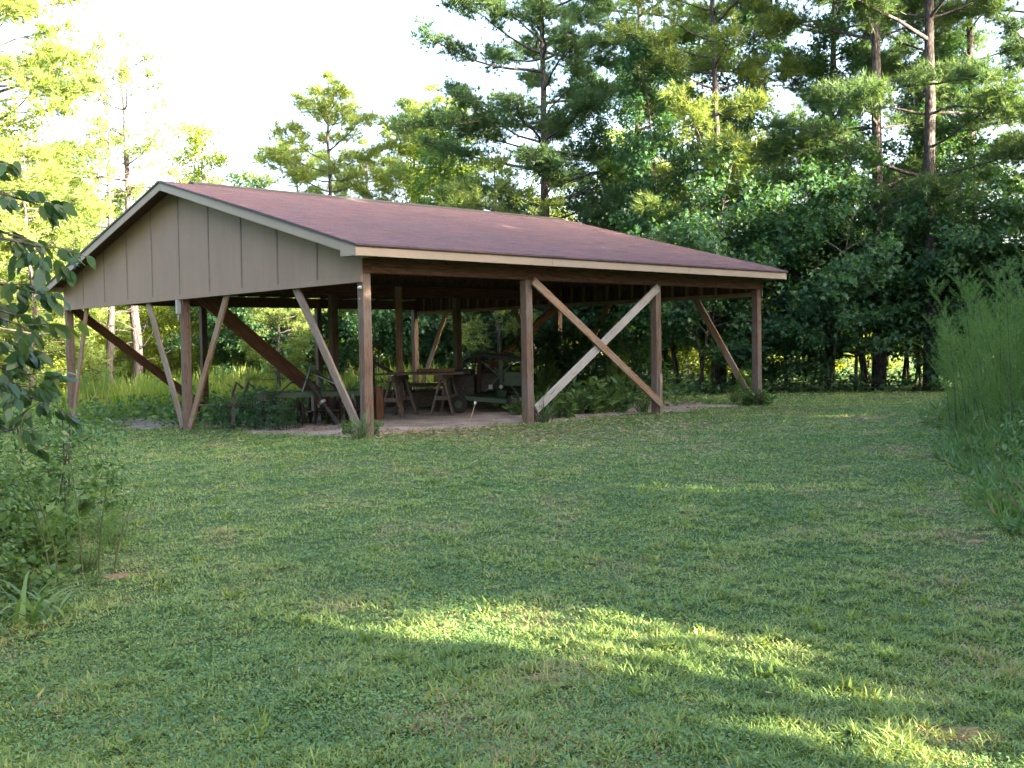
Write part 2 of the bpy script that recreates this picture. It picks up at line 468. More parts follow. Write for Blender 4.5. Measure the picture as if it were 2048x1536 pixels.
def pine_tree(seed, H, base, spread, tufts=1500, mat='pine', trunk_r=0.2, needle=0.24, nk=13, nw=0.017, dead=8, top_round=0.9, step=0.42, dens=1.0, puff=1.0):
    rng = np.random.default_rng(seed)
    tb = MB()
    zz = np.linspace(-0.15, H, 16)
    wob = np.cumsum(rng.normal(0, 0.035, (16, 2)), 0); wob -= wob[0]
    def axis(z):
        return np.array([np.interp(z, zz, wob[:, 0]), np.interp(z, zz, wob[:, 1]), z])
    rad = [max(0.02, trunk_r*(1-0.85*max(0, z)/H) + (0.10*trunk_r if z < 0.4 else 0)) for z in zz]
    tb.tube([axis(z) for z in zz], rad, 10)
    TP, TA = [], []
    def branch(z, az, Lb, lift, bare):
        st = axis(z); r0 = max(0.010, 0.012 + 0.011*Lb)
        pts = []; d = np.array([math.cos(az), math.sin(az)]); p = st.copy(); e = lift
        m = 7
        for i in range(m+1):
            pts.append(p.copy())
            a = az + rng.normal(0, 0.12)
            p = p + np.array([math.cos(a)*math.cos(e), math.sin(a)*math.cos(e), math.sin(e)])*Lb/m
            e += rng.normal(0.03, 0.10)
        tb.tube(pts, [r0*(1-0.8*i/m) for i in range(m+1)], 5, cap=False)
        if bare: return
        nt_ = max(3, int(Lb*5.0))
        for j in range(nt_):
            t = rng.uniform(0.22, 1.0)**0.75
            q = pts[min(m-1, int(t*m))]; q2 = pts[min(m, int(t*m)+1)]; o = q + (q2-q)*((t*m) % 1)
            a = az + rng.choice([-1, 1])*rng.uniform(0.3, 1.25)
            l = rng.uniform(0.3, 0.75)*(1.1-0.4*t)*min(1.3, 0.5+Lb*0.3)
            el = rng.uniform(-0.1, 0.65)
            dd = np.array([math.cos(a)*math.cos(el), math.sin(a)*math.cos(el), math.sin(el)])
            tb.tube([o, o+dd*l*0.5, o+dd*l+np.array([0, 0, 0.05])], [0.012, 0.008, 0.004], 3, cap=False)
            kk = int(rng.integers(5, 10)*dens)
            for s in range(kk):
                f = 0.30 + 0.75*(s+1)/kk
                off = rng.normal(0, 1, 3)*np.array([0.13, 0.13, 0.09])*puff
                TP.append(o + dd*l*f + off)
                TA.append(unit(dd*0.7 + np.array([0, 0, 0.45]) + off*3 + rng.normal(0, 0.2, 3)))
        for s in range(4):
            TP.append(pts[-1] + rng.normal(0, 0.12, 3)); TA.append(unit((pts[-1]-pts[-2]) + np.array([0, 0, .1])))
    z = base; az = rng.uniform(0, 6.28)
    while z < H-0.3:
        t = (z-base)/(H-base)
        prof = (math.sin(math.pi*min(1, (0.30+0.70*t)))**0.6 if t < 0.55 else (1-((t-0.55)/0.45)**1.6)**top_round)
        for _ in range(int(rng.integers(1, 4))):
            az += rng.uniform(1.6, 3.0)
            Lb = spread*max(0.16, prof)*rng.uniform(0.55, 1.15)
            branch(z + rng.uniform(-.1, .1), az, Lb, rng.uniform(0.0, 0.35) + 0.5*max(0, t-0.6), False)
        z += step*rng.uniform(0.6, 1.4)
    for _ in range(dead):
        branch(rng.uniform(base*0.35, base), rng.uniform(0, 6.28), rng.uniform(0.5, spread*0.6), rng.uniform(-.1, .5), True)
    for s in range(10):
        TP.append(axis(H) + rng.normal(0, 0.1, 3)); TA.append(np.array([0, 0, 1.0]))
    TP = np.array(TP); TA = np.array(TA)
    if len(TP) > tufts:
        i = rng.permutation(len(TP))[:tufts]; TP = TP[i]; TA = TA[i]
    V, F = needles(rng, TP, TA, nk, needle, nw)
    return tb.mesh('trunk', M['bark_pine'], True), np_mesh('crown', V, F, M[mat])

def leafy_tree(seed, H, base, rad, nleaf, size=0.13, shape=STAR, mat='gum', trunk_r=0.08, profile='cone', stems=1, cut=None, flat=0.9, br=1.0, sig=0.17):
    rng = np.random.default_rng(seed)
    tb = MB(); tips = []; 
    for s in range(stems):
        sx, sy = (rng.normal(0, 0.25, 2) if stems > 1 else (0, 0))
        lean = rng.normal(0, 0.05, 2)*(2 if stems > 1 else 1)
        hs = H*(rng.uniform(0.7, 1.0) if s else 1.0)
        zz = np.linspace(-0.1, hs, 10)
        ax = [np.array([sx + lean[0]*z + 0.06*math.sin(z*1.1+s), sy + lean[1]*z + 0.06*math.cos(z*0.9+s), z]) for z in zz]
        tb.tube(ax, [max(0.008, trunk_r*(1-0.9*max(z, 0)/hs)) for z in zz], 6)
        nb = max(8, int((hs-base)*6.0/ (1 if stems == 1 else 1.6)))
        for i in range(nb):
            z = base + (hs-base)*((i+rng.uniform(0, 1))/nb)
            t = (z-base)/(hs-base)
            if profile == 'cone': pr = (1-t)**0.6*(0.65+0.35*min(1, t*4))
            elif profile == 'oval': pr = max(.25, (1-t)**0.38)*(0.6+0.4*min(1, t*4))
            elif profile == 'round': pr = math.sqrt(max(0.05, 1-(2*t-0.9)**2*0.8)) if t < 0.97 else 0.3
            else: pr = 0.9 - 0.4*t
            az = i*2.4 + rng.normal(0, 0.4)
            Lb = rad*max(0.18, pr)*rng.uniform(0.6, 1.15)
            o = np.array([np.interp(z, zz, [a[0] for a in ax]), np.interp(z, zz, [a[1] for a in ax]), z])
            e = rng.uniform(0.05, 0.6); pts = [o]; p = o.copy()
            for k in range(4):
                p = p + np.array([math.cos(az)*math.cos(e), math.sin(az)*math.cos(e), math.sin(e)])*Lb/4
                az += rng.normal(0, 0.15); e -= 0.12
                pts.append(p.copy())
            tb.tube(pts, [br*(0.010+0.010*Lb*(1-k/4.5)) for k in range(5)], 4, cap=False)
            ns = max(2, int(Lb*2.6))
            for k in range(ns):
                f = rng.uniform(0.25, 1.0); q = pts[0] + (pts[-1]-pts[0])*f + np.array([0, 0, 0.10*math.sin(f*3.1)*Lb*0.3])
                a2 = az + rng.choice([-1, 1])*rng.uniform(0.2, 1.2); l = rng.uniform(0.25, 0.6)*min(1.4, 0.5+rad*0.35)
                d2 = np.array([math.cos(a2), math.sin(a2), rng.uniform(-0.25, 0.35)])
                tips.append((q, d2*l))
    T0 = np.array([t[0] for t in tips]); TD = np.array([t[1] for t in tips])
    idx = rng.integers(0, len(T0), nleaf)
    f = rng.uniform(0.1, 1.1, nleaf)[:, None]
    P = T0[idx] + TD[idx]*f + rng.normal(0, sig, (nleaf, 3))*np.array([1, 1, 0.9])
    D = unit(TD[idx]) + rng.normal(0, 0.7, (nleaf, 3)); D[:, 2] -= 0.35
    if cut is not None:
        keep = cut(P); P = P[keep]; D = D[keep]
    V, F = leaves(rng, P, D, size, shape, flat)
    return tb.mesh('trunk', M['bark_grey'], True), np_mesh('crown', V, F, M[mat])

def place(name, meshes, x, y, rz, label, cat, group, sc=1.0, sz=None, parts=('trunk', 'crown'), lean=(0, 0), mats=None):
    root = empty(name, (x, y, float(gz(x, y)) - 0.02), rz)
    root.rotation_euler = (lean[0], lean[1], rz)
    root.scale = (sc, sc, sz or sc)
    for k, (pn, me) in enumerate(zip(parts, meshes)):
        o = bpy.data.objects.new(pn, me); link(o, root)
    tag(root, label, cat, group)
    return root

# ---------------------------------------------------------------- ground
def build_ground():
    xs = np.unique(np.concatenate([np.linspace(-400, -40, 10), np.linspace(-40, 40, 161), np.linspace(40, 400, 10)]))
    ys = np.unique(np.concatenate([np.linspace(-60, -4, 12), np.linspace(-4, 45, 148), np.linspace(45, 500, 14)]))
    XX, YY = np.meshgrid(xs, ys)
    ZZ = gz(XX, YY)
    V = np.stack([XX, YY, ZZ], -1).reshape(-1, 3)
    nx = len(xs); i = np.arange(len(ys)-1)[:, None]*nx + np.arange(nx-1)[None, :]
    F = np.stack([i, i+1, i+nx+1, i+nx], -1).reshape(-1, 4)
    o = bpy.data.objects.new('ground', np_mesh('ground', V, F, M['ground'], True))
    link(o); tag(o, kind='structure')
build_ground()

# pavilion frame: local a along the front, b along the gable end
YAW = 0.7395
P0 = (-2.204, 15.95)
U = np.array([math.cos(YAW), math.sin(YAW)]); Vv = np.array([-math.sin(YAW), math.cos(YAW)])
LL, WW = 10.245, 12.19
def loc2w(a, b):
    return P0[0] + U[0]*a + Vv[0]*b, P0[1] + U[1]*a + Vv[1]*b
def w2loc(x, y):
    dx = np.asarray(x)-P0[0]; dy = np.asarray(y)-P0[1]
    return dx*U[0]+dy*U[1], dx*Vv[0]+dy*Vv[1]
def vnoise(x, y, s=1.0, seed=0):
    """cheap smooth noise in 0..1"""
    r = np.random.default_rng(seed); o = 0
    for k in range(6):
        a = r.uniform(0, 6.28); f = s*(0.6+0.5*k); ph = r.uniform(0, 6.28)
        o = o + np.sin((x*math.cos(a)+y*math.sin(a))*f + ph)/(1+0.3*k)
    return 0.5 + 0.5*np.tanh(o*0.6)
def gravel_amt(x, y):
    a, b = w2loc(x, y)
    e = 0.35*(vnoise(x, y, 2.2, 5)-0.5)
    inside = np.minimum(np.minimum(a - 0.1 - 0.75*sm(3.6, 5.4, b) + 0.7*sm(7.6, 8.2, b)*sm(10.2, 9.4, b) + e, 9.9 - a + e*2), np.minimum(b - 0.35 + e*1.6, 12.2 - b + e))
    return inside
def build_gravel():
    xs = np.arange(-12, 7, 0.12); ys = np.arange(14, 34, 0.12)
    XX, YY = np.meshgrid(xs, ys)
    ZZ = gz(XX, YY) + 0.012 + 0.01*vnoise(XX, YY, 6, 3) - 0.06*np.clip(-gravel_amt(XX, YY)*3, 0, 1)
    keep = gravel_amt(XX, YY) > -0.25
    idx = -np.ones(XX.shape, int); idx[keep] = np.arange(keep.sum())
    V = np.stack([XX[keep], YY[keep], ZZ[keep]], -1)
    q = np.stack([idx[:-1, :-1], idx[:-1, 1:], idx[1:, 1:], idx[1:, :-1]], -1).reshape(-1, 4)
    q = q[(q >= 0).all(1)]
    o = bpy.data.objects.new('gravel_floor', np_mesh('gravel_floor', V, q, M['gravel'], True))
    link(o); tag(o, kind='structure')
build_gravel()

BARE = [(1085, 1362, .10, .03), (230, 1155, .14, .05), (1740, 836, .25, .15), (1690, 935, .10, .05),
        (1940, 1480, .14, .05), (1950, 1085, .10, .03)]
def px2ground(px, py):
    d = 10.0
    for _ in range(12):
        x = X(px, d); h = CAMZ - float(gz(x, d))
        d = h*2131/(py + 0.015*(px-1024) - 694)
    return X(px, d), d
BAREW = [px2ground(a, b) + (c, e) for a, b, c, e in BARE]
def bare_amt(x, y):
    m = np.zeros_like(x)
    for bx, by, r1, r2 in BAREW:
        d = np.sqrt(((x-bx)/(r1*1.3))**2 + ((y-by)/(r2*3))**2) + 0.5*(vnoise(x, y, 9, 8)-0.5)
        m = np.maximum(m, np.clip(1.35-d, 0, 1))
    return m

# ---------------------------------------------------------------- the pole barn
barn = empty('pole_barn', (P0[0], P0[1], 0.0), YAW)
tag(barn, 'open sided pole barn with red brown shingle roof and tan gable standing on the lawn', 'barn')
ZS, ZR, ZE = 2.50, 4.717, 3.018
OG, OE, OB = 0.37, 0.38, 0.10
SL = (ZR-ZE)/(WW/2+OE)
def roofz(b):       # top of deck
    return ZR - abs(b-WW/2)*SL
def build_barn():
    sp = LL/3
    def gzl(a, b):
        x, y = loc2w(a, b); return float(gz(x, y))
    # posts, three rows of four
    for bi, b in enumerate((0.075, WW/2, WW-0.075)):
        for ai in range(4):
            a = ai*sp + (0.075 if ai == 0 else (-0.075 if ai == 3 else 0))
            top = 2.64 if bi != 1 else 2.66
            o = lumber('post', (a, b, gzl(a, b)-0.15), (a + random.uniform(-.01, .01), b, top), 0.15, 0.15, M['post'], barn, up=(0, 1, 0), bevel=0.01)
            if bi == 0 and ai == 2:
                s = MB(); s.box(-0.012, 0.07, -0.098, -0.078, 0.0, 0.80)
                so = s.obj('repair_board', M['brace'], o, bevel=0.004); so.location = (0, 0, 0.13)
    # bolts and insulator on the front corner post
    k = MB(); k.lathe((-0.003, 0.05, 2.42), (-1, 0, 0), [(0, .03), (.02, .03), (.035, .018), (.05, .018)], 10)
    k.obj('insulator', M['white'], barn)
    k = MB(); k.lathe((-0.003, 0.08, 2.25), (-1, 0, 0), [(0, .012), (.015, .012)], 8); k.obj('bolt_head', M['greymetal'], barn)
    # conduit box on the middle post of the gable
    k = MB(); k.box(-0.085, -0.002, WW/2-0.0, WW/2+0.075, 2.22, 2.49); k.box(-0.06, -0.03, WW/2+0.025, WW/2+0.05, 2.10, 2.22)
    k.obj('junction_box', M['greymetal'], barn, bevel=0.008)
    # knee braces under both gables
    def gbrace(a, b0, b1, m='brace_brown', w=0.14, t=0.042, name='brace'):
        lumber(name, (a, b0, gzl(a, b0)+0.10), (a, b1, ZS+0.10), t, w, M[m], barn, up=(1, 0, 0) if False else (0, 1, 0))
    def brace(p, q, w, t, m, up=(0, 0, 1)):
        lumber('brace', p, q, w, t, M[m], barn, up=up)
    g = lambda a, b: gzl(a, b)
    xa = 0.045
    # near gable (seen through the posts): V braces
    brace((xa, 0.20, g(0, 0)+0.05), (xa, 2.02, ZS+0.06), 0.15, 0.045, 'brace', (1, 0, 0))
    brace((xa, WW/2-0.14, g(0, WW/2)+0.05), (xa, WW/2-1.80, ZS+0.06), 0.15, 0.045, 'brace_brown', (1, 0, 0))
    brace((xa, WW/2+0.14, g(0, WW/2)+0.05), (xa, WW/2+1.62, ZS+0.06), 0.16, 0.045, 'brace', (1, 0, 0))
    brace((xa, WW-0.20, g(0, WW)+0.10), (xa, WW-1.25, ZS+0.06), 0.15, 0.045, 'brace_brown', (1, 0, 0))
    xb = LL-0.045
    brace((xb, 0.20, g(LL, 0)+0.05), (xb, 1.75, ZS+0.06), 0.15, 0.045, 'brace_brown', (1, 0, 0))
    brace((xb, WW/2-0.14, g(LL, WW/2)+0.05), (xb, WW/2-1.80, ZS+0.06), 0.15, 0.045, 'brace_brown', (1, 0, 0))
    brace((xb, WW/2+0.14, g(LL, WW/2)+0.05), (xb, WW/2+1.70, ZS+0.06), 0.15, 0.045, 'brace', (1, 0, 0))
    brace((xb, WW-0.20, g(LL, WW)+0.05), (xb, WW-1.55, ZS+0.06), 0.15, 0.045, 'brace_brown', (1, 0, 0))
    # X on the front, middle bay
    brace((sp+0.10, -0.022, 0.42), (2*sp-0.03, -0.022, 2.60), 0.15, 0.042, 'brace_grey', (0, 1, 0))
    brace((sp+0.03, -0.066, 2.62), (2*sp-0.03, -0.066, 0.36), 0.14, 0.040, 'brace_brown', (0, 1, 0))
    # long diagonals in the middle row and the back row, first bay
    brace((0.12, WW/2-0.10, 2.78), (sp-0.05, WW/2-0.10, g(sp, WW/2)+0.12), 0.28, 0.045, 'beam', (0, 1, 0))
    brace((0.12, WW-0.17, ZS+0.05), (sp-0.05, WW-0.17, g(sp, WW)+0.15), 0.20, 0.045, 'beam', (0, 1, 0))
    brace((2*sp+0.05, WW/2-0.10, 0.4), (3*sp-0.1, WW/2-0.10, ZS+0.08), 0.20, 0.045, 'beam', (0, 1, 0))
    # headers along front, middle and back
    for b, z0, z1 in ((0.075, 2.642, 2.90), (WW-0.075, 2.642, 2.90)):
        for i in range(3):
            lumber('header_beam', (i*sp+(0.002 if i else 0.012), b-0.048, (z0+z1)/2), ((i+1)*sp-0.002, b-0.048, (z0+z1)/2), 0.045, z1-z0, M['beam'], barn, up=(0, 1, 0) if False else (0, 0, 1))
            lumber('header_beam', (i*sp+(0.002 if i else 0.012), b+0.048, (z0+z1)/2), ((i+1)*sp-0.002, b+0.048, (z0+z1)/2), 0.045, z1-z0, M['beam'], barn)
    lumber('header_beam', (0.05, WW/2, 2.78), (LL-0.05, WW/2, 2.78), 0.09, 0.235, M['beam'], barn)
    # trusses
    nT = 17
    for i in range(nT-1):
        a = 0.12 + (LL-0.24)*i/(nT-1)
        t = MB()
        t.box(a-.019, a+.019, 0.02, WW-0.02, 2.905, 3.03)
        for s in (1, -1):
            y0 = -OE+0.03 if s == 1 else WW+OB-0.03
            p = (a, y0, roofz(y0)-0.13); q = (a, WW/2, ZR-0.13)
            t.bar(p, q, 0.038, 0.14, up=(1, 0, 0)) if False else t.box(-.019, .019, -.07, .07, 0, (Vector(q)-Vector(p)).length, frame_x(p, q))
        for b0, b1 in ((WW*0.22, WW*0.30), (WW*0.38, WW*0.30), (WW*0.38, WW*0.5), (WW*0.62, WW*0.5), (WW*0.62, WW*0.70), (WW*0.78, WW*0.70)):
            p = (a+.04, b0, 2.96); q = (a+.04, b1, roofz(b1)-0.14)
            t.box(-.019, .019, -.045, .045, 0, (Vector(q)-Vector(p)).length, frame_x(p, q))
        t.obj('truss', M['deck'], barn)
    # roof: stepped shingle courses on each slope
    A0, A1 = -OG, LL+OG
    for s in (0, 1):
        mb = MB(); prof = []
        cl = 0.1395*math.cos(math.atan(SL)); ov = OE if s == 0 else OB; ZB = roofz(-OE) if s == 0 else roofz(WW+OB); run = WW/2+ov; nC = int(run/cl)+1
        for c in range(nC):
            d0 = -0.03 + c*cl if c else -0.03; d1 = min(run, -0.03+(c+1)*cl)
            if d1 <= d0: break
            prof.append((d0, d0*SL+ZB+0.012+0.006)); prof.append((d1, d1*SL+ZB+0.012))
        prof.append((run, ZB+run*SL-0.03)); prof.append((-0.03, ZB-0.03*SL-0.012))
        nA = 60; rn = random.Random(3)
        rows = []
        for j in range(nA+1):
            a = A0-0.02 + (A1-A0+0.04)*j/nA
            rows.append([(a, (-OE+d) if s == 0 else (WW+OB-d), z + 0.010*math.sin(a*1.3+d*0.8)*(0.3 < d < run-0.3) + rn.uniform(-.0012, .0012)) for d, z in prof])
        k = len(prof); vs = [v for r in rows for v in r]; fs = []
        for j in range(nA):
            for i in range(k):
                i2 = (i+1) % k
                f = (j*k+i, j*k+i2, (j+1)*k+i2, (j+1)*k+i)
                fs.append(f if s else f[::-1])
        fs.append(tuple(range(k)) if not s else tuple(range(k))[::-1]); fs.append(tuple(nA*k+i for i in range(k))[::-1] if not s else tuple(nA*k+i for i in range(k)))
        mb.add(vs, fs)
        rf = mb.obj('roof', M['shingle'], barn)
        # decking below
        dk = MB()
        y0, y1 = (-OE, WW/2) if s == 0 else (WW/2, WW+OB)
        zt0 = roofz(y0)-0.034; zt1 = roofz(y1)-0.034
        dk.add([(A0, y0, zt0), (A1, y0, zt0), (A1, y1, zt1), (A0, y1, zt1), (A0, y0, zt0-.014), (A1, y0, zt0-.014), (A1, y1, zt1-.014), (A0, y1, zt1-.014)],
               [(0,1,2,3), (4,7,6,5), (0,4,5,1), (1,5,6,2), (2,6,7,3), (3,7,4,0)])
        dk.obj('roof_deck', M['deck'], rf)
    # ridge vent, short of both ends
    rv = MB(); hw = 0.15
    y = WW/2; zc = ZR+0.055
    for (a0, a1) in ((0.25, LL+0.05),):
        vs = []
        for a in (a0, a1):
            vs += [(a, y-hw, zc-hw*SL), (a, y, zc), (a, y+hw, zc-hw*SL), (a, y+hw, zc-hw*SL-0.035), (a, y, zc-0.03), (a, y-hw, zc-hw*SL-0.035)]
        rv.add(vs, [(0,1,7,6), (1,2,8,7), (2,3,9,8), (3,4,10,9), (4,5,11,10), (5,0,6,11), (0,5,4,3,2,1), (6,7,8,9,10,11)])
    rv.obj('ridge_vent', M['drip'], barn)
    # fascia boards along eaves
    for y0, sgn in ((-OE, -1), (WW+OB, 1)):
        lens = [A0, 3.6, 7.3, A1]; zf = roofz(y0)
        for i in range(3):
            f = MB(); ya, yb = sorted((y0+sgn*0.002, y0-sgn*0.02))
            f.box(lens[i]+(0.002 if i else 0), lens[i+1]-(0.002 if i < 2 else 0), ya, yb, zf-0.165, zf-0.018)
            f.obj('fascia', M['trim'], barn, bevel=0.003)
        d = MB(); ya, yb = sorted((y0+sgn*0.006, y0+sgn*0.022)); d.box(A0, A1, ya, yb, zf-0.03, zf+0.0); d.obj('drip_edge', M['drip'], barn)
    # rake boards on both gables
    for a, sg in ((A0, -1), (A1, 1)):
        for s in (0, 1):
            y0 = -OE if s == 0 else WW+OB
            r = MB(); x0, x1 = sorted((a+sg*0.003, a-sg*0.02))
            h = 0.155
            pts = [(y0, roofz(y0)-0.015), (WW/2, ZR-0.015), (WW/2, ZR-0.015-h), (y0, roofz(y0)-0.015-h)]
            r.add([(x, p[0], p[1]) for x in (x0, x1) for p in pts], [(0,1,2,3), (7,6,5,4), (0,4,5,1), (1,5,6,2), (2,6,7,3), (3,7,4,0)])
            r.obj('rake_board', M['trim'], barn)
            e = MB(); x0, x1 = sorted((a+sg*0.005, a+sg*0.024))
            pts = [(y0, roofz(y0)+0.008), (WW/2, ZR+0.008), (WW/2, ZR-0.022), (y0, roofz(y0)-0.022)]
            e.add([(x, p[0], p[1]) for x in (x0, x1) for p in pts], [(0,1,2,3), (7,6,5,4), (0,4,5,1), (1,5,6,2), (2,6,7,3), (3,7,4,0)])
            e.obj('drip_edge', M['drip'], barn)
    # boxed eave returns at the gable corners
    for a0, a1 in ((A0+0.02, -0.03), (LL+0.03, A1-0.02)):
        for y0, y1 in ((-OE+0.022, 0.0),):
            b = MB(); b.box(a0, a1, y0, y1, ZE-0.165, ZE-0.06); b.obj('eave_return', M['trim'], barn)
    # the return block on the front rake
    b = MB(); b.add([(x, p[0], p[1]) for x in (A0-0.004, A0+0.0185) for p in ((-OE+.001, ZE-0.16), (0.02, ZE-0.16), (0.02, roofz(0.02)-0.168), (-OE+.001, ZE-0.158))],
        [(0,1,2,3), (7,6,5,4), (0,4,5,1), (1,5,6,2), (2,6,7,3), (3,7,4,0)]); b.obj('rake_return', M['trim'], barn)
    # gable siding, near end and far end
    for a, sg in ((-0.006, -1), (LL+0.006, 1)):
        s = MB(); x0, x1 = sorted((a, a+sg*0.012))
        pts = [(-0.012, ZS), (WW+0.012, ZS), (WW+0.012, roofz(WW)-0.055), (WW/2, ZR-0.055), (-0.012, roofz(0)-0.055)]
        s.add([(x, p[0], p[1]) for x in (x0, x1) for p in pts], [(0,1,2,3,4), (9,8,7,6,5)] + [(i, 5+i, 5+(i+1) % 5, (i+1) % 5) for i in range(5)])
        so = s.obj('gable_siding', M['siding'], barn)
        s = MB(); x0, x1 = sorted((sg*0.0005 + (0 if sg < 0 else LL), sg*0.005 + (0 if sg < 0 else LL)))
        s.add([(x, p[0], p[1]-0.003) for x in (x0, x1) for p in [(0.0, ZS+.01), (WW, ZS+.01), (WW, roofz(WW)-0.06), (WW/2, ZR-0.06), (0.0, roofz(0)-0.06)]], [(0,1,2,3,4), (9,8,7,6,5)] + [(i, 5+i, 5+(i+1) % 5, (i+1) % 5) for i in range(5)])
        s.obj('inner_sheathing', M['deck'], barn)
        xo = a+sg*0.012
        for k in range(1, 10):
            b = WW*k/10; t = MB()
            x0, x1 = sorted((xo+sg*0.0005, xo+sg*0.010))
            t.box(x0, x1, b-0.017, b+0.017, ZS+0.092, roofz(b)-0.06)
            t.obj('batten', M['batten'], so)
        t = MB(); x0, x1 = sorted((xo+sg*0.001, xo+sg*0.020)); t.box(x0, x1, -0.010, WW+0.010, ZS-0.002, ZS+0.09)
        t.obj('skirt_board', M['siding'], so, bevel=0.003)
    # framing inside the gables: bottom plate and studs
    for a in (0.03, LL-0.03):
        lumber('bottom_plate', (a, 0.16, ZS+0.045), (a, WW-0.16, ZS+0.045), 0.07, 0.085, M['brace_brown'] if a > 1 else M['beam'], barn)
        b = 0.35
        while b < WW-0.2:
            s = MB(); s.box(a-0.035, a+0.035, b-0.019, b+0.019, ZS+0.09, roofz(b)-0.19); b += 0.406
            s.obj('stud', M['brace_brown'], barn)
def frame_x(p, q):
    """frame with local x kept along world x"""
    p = Vector(p); q = Vector(q); z = (q-p).normalized(); x = Vector((1, 0, 0)); y = z.cross(x).normalized(); x = y.cross(z)
    m = Matrix((x, y, z)).transposed().to_4x4(); m.translation = p
    return m
build_barn()
# ---- everything that stands in and around the barn
# ---------------------------------------------------------------- equipment under the roof
def G(x, y): return float(gz(x, y)) + 0.02
def bent(a, b, r, n=5):
    return [Vector(a).lerp(Vector(b), i/n) + Vector((0, 0, r*math.sin(math.pi*i/n))) for i in range(n+1)]
def sawhorse(x, y, rz, label):
    t = empty('sawhorse', (x, y, G(x, y)), rz)
    tag(t, label, 'sawhorse', 'sawhorses holding up the planks')
    b = MB(); b.box(-.045, .045, -.48, .48, .70, .80); b.obj('top_rail', M['greywood'], t, bevel=.004)
    for sy in (-1, 1):
        for sx in (-1, 1):
            lumber('leg', (sx*.23, sy*.42, 0), (sx*.03, sy*.34, .74), .04, .09, M['greywood'], t, up=(0, 1, 0))
        b = MB(); b.box(-.135, .135, sy*.44-.012, sy*.44+.012, .30, .38); b.obj('crosspiece', M['greywood'], t)
    for sy in (-1, 1):
        lumber('diagonal_strut', (0, sy*.10, .69), (0, sy*.36, .40), .035, .06, M['greywood'], t)
sawhorse(X(797, 21.0), 21.0, R(-14), 'grey wooden sawhorse under the left end of the planks near the corner post')
sawhorse(X(893, 21.3), 21.3, R(-10), 'grey wooden sawhorse under the right end of the planks, beside the green tubular implement')
def plank(x, y, z, L, wd, th, rz, label, m='greywood'):
    b = MB()
    k = 6
    for i in range(k+1):
        xx = -L/2 + L*i/k; s = 0.006*math.sin(i)
        for yy, zz in ((-wd/2, 0), (wd/2, 0), (wd/2, th), (-wd/2, th)): b.v.append((xx, yy, zz+s))
    for i in range(k):
        for j in range(4): b.f.append((4*i+j, 4*i+(j+1)%4, 4*i+4+(j+1)%4, 4*i+4+j))
    b.f += [(3,2,1,0), (4*k,4*k+1,4*k+2,4*k+3)]
    o = b.obj('plank', M[m], None, (x, y, z), bevel=.003); o.rotation_euler = (0, 0, rz)
    tag(o, label, 'plank', 'planks lying on the sawhorses')
zt = G(X(845, 21), 21)+.806
plank(X(838, 20.9), 20.9, zt, 1.75, .22, .04, R(2), 'long grey plank lying across both sawhorses, nearest of the two')
plank(X(846, 21.3), 21.3, zt, 1.6, .24, .045, R(-1), 'grey plank lying across both sawhorses behind the longer one')
b = MB(); b.box(-.38, .38, -.09, .09, 0, .06)
o = b.obj('timber_offcut', M['beam'], None, (X(873, 21.05), 21.05, zt+.052), bevel=.004); tag(o, 'short dark timber offcut lying on top of the planks', 'timber')

